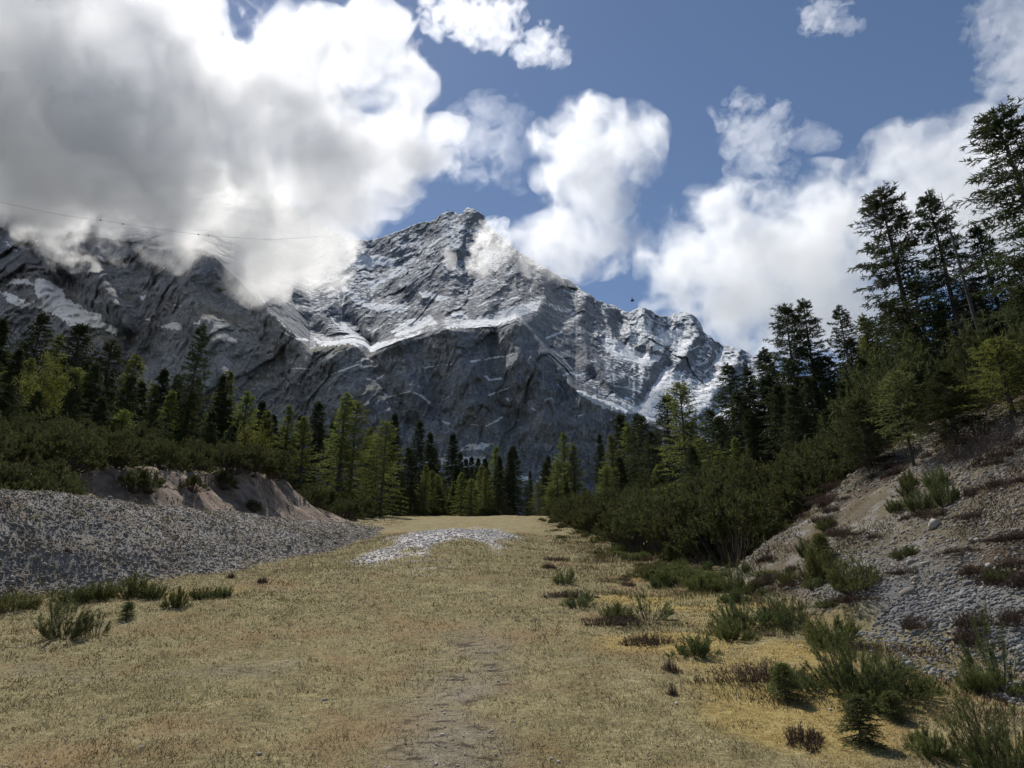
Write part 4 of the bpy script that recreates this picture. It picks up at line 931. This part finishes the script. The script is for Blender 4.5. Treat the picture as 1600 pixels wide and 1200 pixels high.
while y < 80:
    for k in range(5 if y < 45 else 4):
        x = 4.5 + (.9 if y < 19 else 0) + max(0, 20 - y) * .2 + k * (1.75 + .015 * y) + rnd.uniform(-.6, .6) + .012 * max(0, 60 - y) * 0
        yy = y + rnd.uniform(-.9, .9)
        s = rnd.uniform(.5, 1.25) * (.82 + .1 * k)
        pine(MUG[rnd.randrange(4)], x, yy, (2.0 + .35 * k) * s, 1.0 * s, 'dense dark dwarf pine in the thicket beside the right meadow edge', 'dwarf pines beside the right meadow edge'); n += 1
    y += 2.0 + .018 * y
for k in range(34):
    yy = rnd.uniform(6.5, 21); x = rt(yy) + 3.4 / .66 + .9 + abs(rnd.gauss(0, 2.2)); s = rnd.uniform(.55, 1.0)
    pine(MUG[rnd.randrange(4)], x, yy, 1.7 * s, .85 * s, 'dark dwarf pine along the forest edge above the right talus slope', 'dwarf pines above the right slope')
for k in range(14):
    yy = rnd.uniform(82, 92); x = rnd.uniform(-14, -1.5); s = rnd.uniform(.4, .8)
    pine(MUG[rnd.randrange(4)], x, yy, 1.5 * s, .9 * s, 'low dwarf pine on the meadow crest under the far trees', 'dwarf pines on the crest')

# single plants of the foreground: prototype, photo pixel of its foot, height, width scale, label, category
def spot(proto, px, py, h, w, lab, cat, grp=None, rz=None):
    if cat in ('dwarf pine', 'juniper'): h *= .8; w *= .72
    g = ground_pt(px, py); o = place(proto, (g[0], g[1], g[2] - .02), h, w, rnd.uniform(0, 6.28) if rz is None else rz); tag(o, lab, cat, grp); return o

spot(MUN[0], 1568, 1225, .62, .75, 'dark dwarf pine cut by the bottom right picture corner', 'dwarf pine')
spot(MUN[0], 1335, 1085, .62, .95, 'largest near dwarf pine, upright shoots, beside the foot of the talus', 'dwarf pine')
spot(MUN[1], 1160, 985, .55, 1.0, 'bluish dwarf pine beside the tan path at the slope foot', 'dwarf pine')
spot(MUN[1], 1228, 980, .5, .95, 'dark dwarf pine touching the bluish one on its right', 'dwarf pine')
spot(MUN[2], 1150, 935, .8, .8, 'taller dwarf pine with upright leaders behind the bluish one', 'dwarf pine')
spot(MUN[1], 100, 1000, .5, .95, 'grey-green dwarf pine on brown grass at the left edge', 'dwarf pine')
spot(MUN[2], 150, 993, .36, .35, 'single curved pine branch right of the left edge dwarf pine', 'dwarf pine')
spot(MUN[2], 85, 970, .55, .7, 'thin dwarf pine behind the left edge dwarf pine', 'dwarf pine')
spot(MUN[1], 882, 914, .42, .7, 'small round dwarf pine at the right edge of the meadow', 'dwarf pine')
spot(MUN[2], 1012, 970, .5, .95, 'sparse dwarf pine with bare stems in front of the orange moss', 'dwarf pine')
spot(MUN[1], 905, 950, .35, .8, 'dwarf pine beside the orange moss patch', 'dwarf pine')
spot(MUN[2], 1560, 1078, .8, .6, 'thin open pine shrub before the stones at the right edge', 'dwarf pine')
for i, (px, py, w, k, lab) in enumerate([(952, 974, 1.15, 0, 'dark heather clump left of the sparse dwarf pine'), (1010, 1004, .8, 0, 'long low heather strip in front of the sparse dwarf pine'), (1182, 1058, 1.05, 2, 'wide purple-brown heather clump by the pebbles'), (1256, 1158, .62, 1, 'small dark heather clump on the yellow grass near the camera'),
        (1535, 975, .9, 2, 'purple heather cushion on the right talus above the stones'), (868, 876, 1.1, 0, 'dark heather mat on the meadow edge, farthest of its row'), (856, 887, .9, 1, 'thin heather mat left of the small round pine'), (1048, 1050, .4, 1, 'tiny heather tuft on the yellow moss'), (884, 932, 1.2, 0, 'flat heather mat left of the orange moss'),
        (1052, 1088, .2, 1, 'single dark tuft on the meadow grass'), (410, 910, .45, 1, 'dark tuft at the foot of the left gravel bank'), (362, 903, .4, 1, 'small dark tuft beside the left gravel foot')]):
    spot(HEA[k], px, py, .2 if k == 2 else .15, w, lab, 'heather')
for i, (px, py, h, w, k, lab) in enumerate([(1060, 912, .45, 1.5, 0, 'broad yellow-green juniper at the thicket foot'), (1020, 905, .4, 1.3, 0, 'green juniper mat left of the broad one'), (1098, 925, .45, 1.2, 1, 'juniper between the broad one and the tall leaders'), (1090, 1025, .3, .75, 2, 'green juniper beside the yellow moss'), (1140, 1000, .3, .8, 1, 'pale juniper before the bluish dwarf pine'),
        (160, 938, .4, .85, 0, 'bright green juniper at the left gravel foot'), (205, 934, .5, .9, 1, 'taller juniper at the left gravel foot'), (120, 942, .35, .9, 2, 'dull juniper behind the left edge dwarf pine'), (238, 936, .35, .8, 2, 'dark low juniper right of the taller one'), (276, 950, .38, .55, 1, 'round yellow-green juniper beside the moss patch'), (318, 937, .28, .8, 2, 'low dark juniper right of the round one'), (348, 934, .25, .7, 2, 'last low juniper of the left row'),
        (18, 955, .35, 1.0, 0, 'flat bright green juniper at the left picture edge'), (1415, 1088, .28, .8, 0, 'juniper mat in front of the large near pine'), (1370, 1100, .26, .8, 1, 'juniper under the large near pine'), (1380, 1075, .3, .9, 2, 'dark juniper right of the large near pine'), (1545, 1080, .3, .6, 0, 'round juniper before the stones at right'), (1450, 1180, .22, .5, 1, 'small juniper left of the corner pine'), (1300, 1010, .4, 1.0, 1, 'loose juniper at the talus foot'),
        (1340, 925, .55, 1.0, 0, 'juniper bush on the lower talus slope'), (1285, 905, .6, 1.1, 1, 'yellow-green juniper where the slope begins')]):
    spot(JUN[k], px, py, h, w, lab, 'juniper')
for px, py, h, k, lab in [(1347, 1165, .34, 0, 'dark little spruce sapling casting a shadow on yellow grass'), (1228, 1095, .3, 1, 'pale spruce sapling right of the wide heather'), (196, 970, .26, 0, 'lone tiny spruce sapling on the orange moss'), (1395, 1125, .22, 1, 'yellowish sapling behind the dark one'), (1285, 875, .45, 1, 'spruce sapling on the talus edge')]:
    spot(SAP[k], px, py, h, None, lab, 'sapling')
spot(YOUNG, 1428, 728, 1.9, .75, 'young spruce with a bare lower stem on the talus slope', 'young spruce', rz=1.0)
spot(SPR[0], 1500, 700, 1.5, .32, 'young spruce at the forest edge right of the bare-stemmed one', 'young spruce')
spot(LAR[2], 1585, 655, 1.5, .35, 'yellow-green young spruce at the top of the talus', 'young spruce')
spot(SPR[3], 1360, 735, 1.6, .32, 'young spruce at the forest edge left of the bare-stemmed one', 'young spruce')
spot(BARE, 1560, 715, .8, 1.0, 'large bare reddish shrub high on the talus', 'bare shrub')
spot(BARE, 1500, 690, .5, .6, 'small bare shrub near the talus top', 'bare shrub')
for px, py, h, w in [(1440, 800, .5, .8), (1480, 790, .5, .7), (1420, 775, .4, .6), (1465, 765, .5, .7), (1400, 800, .3, .6)]:
    spot(JUN[rnd.randrange(3)], px, py, h, w, 'low green shrub in the brown thicket midway up the talus', 'juniper', 'shrubs of the talus thicket')
# loose scatter of the same low plants
def scatter(nn, fn, protos, hr, wr, lab, cat, grp):
    c = 0; tries = 0
    while c < nn and tries < nn * 30:
        tries += 1; q = fn()
        if q is None: continue
        x, y = q; z = float(ground_z(x, y)); pr = protos[rnd.randrange(len(protos))]
        o = place(pr, (x, y, z - .02), rnd.uniform(*hr), rnd.uniform(*wr), rnd.uniform(0, 6.28)); tag(o, lab, cat, grp); c += 1
def right_strip():
    y = rnd.uniform(9, 60) if rnd.random() < .55 else rnd.uniform(10, 24); x = rnd.uniform(1.1 + .02 * y, 4.6)
    return (x, y) if rnd.random() < sstep(x, 1.1, 3.4) * .9 + .1 else None
def talus():
    y = rnd.uniform(5.5, 17); k = rnd.random(); return (rt(y) + .3 + k * 4.6, y)
def left_face():
    y = rnd.uniform(12, 45); return (float(np.interp(y, *LTOE.T)) - rnd.uniform(.2, 2.6), y)
scatter(80, right_strip, JUN, (.1, .28), (.25, .7), 'low green juniper on the meadow strip beside the right thicket', 'juniper', 'junipers on the right meadow strip')
scatter(60, right_strip, HEA, (.06, .14), (.2, .6), 'dark heather tuft on the meadow strip beside the right thicket', 'heather', 'heather on the right meadow strip')
scatter(9, right_strip, [MUN[1], MUN[2]], (.2, .4), (.3, .55), 'small dwarf pine on the meadow strip beside the right thicket', 'dwarf pine', 'small pines on the right meadow strip')
scatter(90, talus, HEA, (.08, .2), (.3, .95), 'brown heather cushion on the right talus slope', 'heather', 'heather on the right talus slope')
scatter(9, talus, JUN, (.15, .35), (.3, .7), 'low green shrub on the right talus slope', 'juniper', 'shrubs on the right talus slope')
scatter(12, left_face, HEA, (.08, .15), (.25, .6), 'small dry tuft on the left gravel bank', 'heather', 'tufts on the left gravel bank')
# ------------------------------------------------------------------ uncountable things: stones, pebbles, grass
def ico(sub):
    import bmesh
    bm = bmesh.new(); bmesh.ops.create_icosphere(bm, subdivisions=sub, radius=1)
    V = np.array([v.co[:] for v in bm.verts]); F = np.array([[v.index for v in f.verts] for f in bm.faces]); bm.free(); return V, F


def stones(name, pts, size, mat, seed, sub=1, flat=(.45, .85)):
    rng = np.random.RandomState(seed); V0, F0 = ico(sub); n = len(pts); nv = len(V0)
    var = [V0 * (1 + .26 * fbm(V0 * 1.1 + 7.7 * k, 2)[:, None]) * rng.uniform(.75, 1.25, 3) for k in range(8)]
    var = np.stack(var)[rng.randint(0, 8, n)]
    a = rng.rand(n) * 6.283; b = rng.normal(size=n) * .3; ca, sa, cb, sb = np.cos(a), np.sin(a), np.cos(b), np.sin(b)
    v = var * np.stack([np.ones(n), rng.uniform(.6, 1, n), rng.uniform(*flat, n)], 1)[:, None] * size[:, None, None]
    x, y, z = v[..., 0], v[..., 1], v[..., 2]
    y, z = y * cb[:, None] - z * sb[:, None], y * sb[:, None] + z * cb[:, None]
    x, y = x * ca[:, None] - y * sa[:, None], x * sa[:, None] + y * ca[:, None]
    V = np.stack([x, y, z], -1) + pts[:, None]
    F = (F0[None] + (np.arange(n) * nv)[:, None, None]).reshape(-1, 3)
    me = mesh_np(name, V.reshape(-1, 3), F, sub > 1, {'tint': np.repeat(rng.rand(n), nv)})
    o = obj(name, me, mat); tag(o, kind='stuff'); return o


def stone_mat(name, pts):
    def col(t):
        c = t.ramp(t.attr('tint'), pts)
        return t.mix(t.m('MULTIPLY', t.noise(t.node('ShaderNodeNewGeometry').outputs['Position'], 30, 3, .7), .5), c, (.2, .185, .17, 1))
    return surface(name, col, .92, .15)

M_GREY = stone_mat('grey_limestone', [(0, (.15, .13, .11)), (.35, (.215, .19, .163)), (.7, (.28, .252, .222)), (1, (.44, .41, .375))])
M_PALE = stone_mat('pale_gravel', [(0, (.36, .325, .30)), (.4, (.5, .465, .44)), (1, (.74, .70, .67))])
M_EARTH = stone_mat('earthy_stones', [(0, (.13, .10, .08)), (.6, (.24, .195, .16)), (1, (.42, .37, .33))])
M_BLUE = stone_mat('blue_grey_boulders', [(0, (.10, .103, .11)), (.5, (.18, .183, .185)), (1, (.30, .30, .295))])


def on_ground(x, y, lift=0): return np.stack([x, y, ground_z(x, y) + lift], 1)


def build_scatter():
    rng = np.random.RandomState(3)
    lt_ = lambda y: np.interp(y, *LTOE.T); rt_ = lambda y: np.interp(y, *RTOE.T)
    # left gravel embankment
    n = 80000; y = 9 + 36 * rng.rand(n) ** 1.5; x = lt_(y) - rng.uniform(-.5, 4.2, n)
    mk = masks(x, y)['left']; k = rng.rand(n) < mk; x, y = x[k], y[k]
    foot = np.clip(1 - (lt_(y) - x) / 1.6, 0, 1); s = np.exp(rng.normal(-4.2, .45, len(x))) * (1 + .9 * foot * rng.rand(len(x)))
    stones('bank_gravel', on_ground(x, y, 0), s, M_GREY, 4)
    n = 9000; y = rng.uniform(22, 48, n); x = np.interp(y, *EARTH_TOE.T) - rng.uniform(-.8, 4.4, n)
    k = rng.rand(n) < masks(x, y)['earth'] * sstep(perlin(np.stack([x, y, y * 0], 1) / .8), -.2, .5); x, y = x[k], y[k]
    stones('earth_bank_stones', on_ground(x, y, 0), np.exp(rng.normal(-3.5, .45, len(x))), M_EARTH, 9)
    # right talus: fine scree, and rounded stones gathered at its foot
    n = 90000; y = 4 + 16 * rng.rand(n) ** 1.3; x = rt_(y) + rng.uniform(-.3, 6.2, n)
    mk = masks(x, y)['right']; nz = perlin(np.stack([x, y * .6, y * 0], 1) / 1.7 + 44)
    k = rng.rand(n) < mk * sstep(nz, -.35, .25); x, y = x[k], y[k]
    s = np.exp(rng.normal(-4.3, .5, len(x)))
    stones('talus_scree', on_ground(x, y, 0), s, M_GREY, 5)
    n = 22000; y = 4.5 + 10.5 * rng.rand(n); d = rng.uniform(-.55, 1.5, n); x = rt_(y) + d
    nz = perlin(np.stack([x, y * .5, y * 0], 1) / 1.5 + 12); k = rng.rand(n) < sstep(nz + .55 * (y < 9) - .5 * (y > 10.5), -.05, .5) * (1 - np.abs(d - .35) / 1.3); x, y = x[k], y[k]
    s = np.exp(rng.normal(-3.72, .26, len(x)))
    stones('talus_boulders', on_ground(x, y, 0), s, M_BLUE, 6, 1)
    # stony patch on the piste
    n = 26000; y = 17 + 27 * rng.rand(n) ** 1.2; x = -2.6 - .035 * (y - 24) + rng.uniform(-4.4, 4.0, n)
    k = rng.rand(n) < masks(x, y)['mound'] ** 1.5; x, y = x[k], y[k]
    stones('patch_gravel', on_ground(x, y, 0), np.exp(rng.normal(-3.55, .35, len(x))), M_PALE, 7)
    # loose pebbles on the meadow and along the worn strip
    n = 16000; y = 3 + 24 * rng.rand(n) ** 1.8; x = rng.uniform(-1, 1, n) * (.75 * y + 1)
    mk = masks(x, y); k = (rng.rand(n) < .10 + .8 * mk['worn'] + .12 * mk['mound']) & (mk['left'] < .2) & (mk['right'] < .2); x, y = x[k], y[k]
    stones('meadow_pebbles', on_ground(x, y, .004), np.exp(rng.normal(-5.0, .45, len(x))), M_PALE, 8)
    # grass: short, dry and matted
    n = 460000; y = 2.2 * np.exp(rng.rand(n) * math.log(34 / 2.2)); x = rng.uniform(-1, 1, n) * (.86 * y + .8)
    mk = masks(x, y); P = np.stack([x, y, y * 0], 1)
    bald = sstep(fbm(P / .5 + 33, 3), .35, .9)
    k = rng.rand(n) < (1 - .93 * mk['worn']) * (1 - mk['left'] * .93) * (1 - mk['right'] * .8) * (1 - mk['mound'] * .95) * (1 - .6 * bald) * (1 - mk['earth'])
    x, y = x[k], y[k]; n = len(x); P = P[k]; moss = mk['moss'][k]; b = on_ground(x, y, -.003)
    dist = np.hypot(x, y); tuft = np.clip(1 + .95 * perlin(P / .2), .25, 2.2); tall = sstep(perlin(P / .8 + 5), .25, .6) * (rng.rand(n) < .35)
    L = rng.uniform(.014, .042, n) * tuft * (1 + tall * 1.0) * np.clip(dist / 9, 1, 2.2) * (1 - .45 * moss)
    a = rng.rand(n) * 6.283; lean = rng.uniform(.25, 1.5, n)
    D = np.stack([np.cos(a) * lean, np.sin(a) * lean, np.ones(n)], 1)
    V, F = flakes(b, D, L, np.clip(.00105 * dist, .0034, .024), rng)
    hue = np.clip(.5 + .2 * perlin(P / 3.7 + 19) + .34 * perlin(P / 1.1 + 9) + .34 * perlin(P / .25) + .24 * rng.normal(size=n), 0, 1)
    grn = np.clip(sstep(perlin(P / 2.3 + 71) + .4 * perlin(P / .6 + 2), .0, .7) * (rng.rand(n) < .5), 0, 1)
    me = mesh_np('meadow_grass', V, F, False, {'tint': np.repeat(hue, 3), 'green': np.repeat(grn, 3), 'moss': np.repeat(moss * (rng.rand(n) < .8), 3)})
    def col(t):
        c = t.ramp(t.attr('tint'), [(0, (.07, .054, .03)), (.3, (.21, .17, .09)), (.6, (.38, .32, .178)), (1, (.64, .56, .37))])
        c = t.mix(t.m('MULTIPLY', t.attr('green'), .75), c, (.15, .18, .055, 1))
        return t.mix(t.m('MULTIPLY', t.attr('moss'), .6), c, t.mix(t.attr('tint'), (.24, .16, .045, 1), (.50, .39, .14, 1)))
    o = obj('meadow_grass', me, surface('dry_grass', col, .9, .12, None, .2)); tag(o, kind='stuff')
    # low heath: moss, grass tussocks and creeping plants of the right-hand strip, the talus and the gravel foot
    n = 330000; y = 5.5 * np.exp(rng.rand(n) * math.log(60 / 5.5)); x = rng.uniform(-.9, 1, n) * (.86 * y + .8)
    d3 = x - rt_(y); dl = lt_(y) - x; P = np.stack([x, y, y * 0], 1)
    strip = sstep(x, .7 + .012 * y, 2.6) * (d3 < .4); tal = (d3 >= .2) * (d3 < 6.5) * .8; lf = .8 * ((np.abs(dl) < .6) & (y < 15)) + .35 * ((dl > .3) & (dl < 3.5)) + .8 * ((dl > -1.5) & (y > 45))
    pc = fbm(P / np.array([1.5, 1.1, 1]) + 60, 4, .6); k = rng.rand(n) < np.clip(strip * sstep(pc, -.25, .4) + tal * sstep(pc, -.12, .35) + lf * sstep(pc, -.05, .45), 0, 1)
    x, y, P, pc = x[k], y[k], P[k], pc[k]; n = len(x); dist = np.hypot(x, y); on_t = (x - rt_(y)) > .2
    a = rng.rand(n) * 6.283; lean = rng.uniform(.2, 1.1, n); D = np.stack([np.cos(a) * lean, np.sin(a) * lean, np.ones(n)], 1)
    L = rng.uniform(.04, .14, n) * np.clip(.5 + 1.1 * pc, .3, 1.3) * np.clip(dist / 12, .8, 1.6)
    V, F = flakes(on_ground(x, y, -.005), D, L, np.clip(.0011 * dist, .005, .03), rng)
    kind = np.clip(.45 + .75 * perlin(P / .8 + 15) + .35 * perlin(P / .3 + 25) - .26 * on_t, 0, 1)
    me = mesh_np('heath_cover', V, F, False, {'tint': np.repeat(np.clip(rng.rand(n) * .7 + .15, 0, 1), 3), 'kind': np.repeat(kind, 3)})
    def hcol(t):
        c = t.ramp(t.attr('kind'), [(.0, (.06, .036, .028)), (.3, (.10, .07, .042)), (.45, (.20, .16, .085)), (.6, (.12, .12, .045)), (.85, (.085, .10, .034)), (1, (.16, .17, .05))])
        return t.mix(1, c, t.mix(t.attr('tint'), (.6, .6, .6, 1), (1.5, 1.5, 1.45, 1)), 'MULTIPLY')
    o = obj('heath_cover', me, surface('heath_plants', hcol, .9, .12, None, .2)); tag(o, kind='stuff')
build_scatter()
build_cableway()
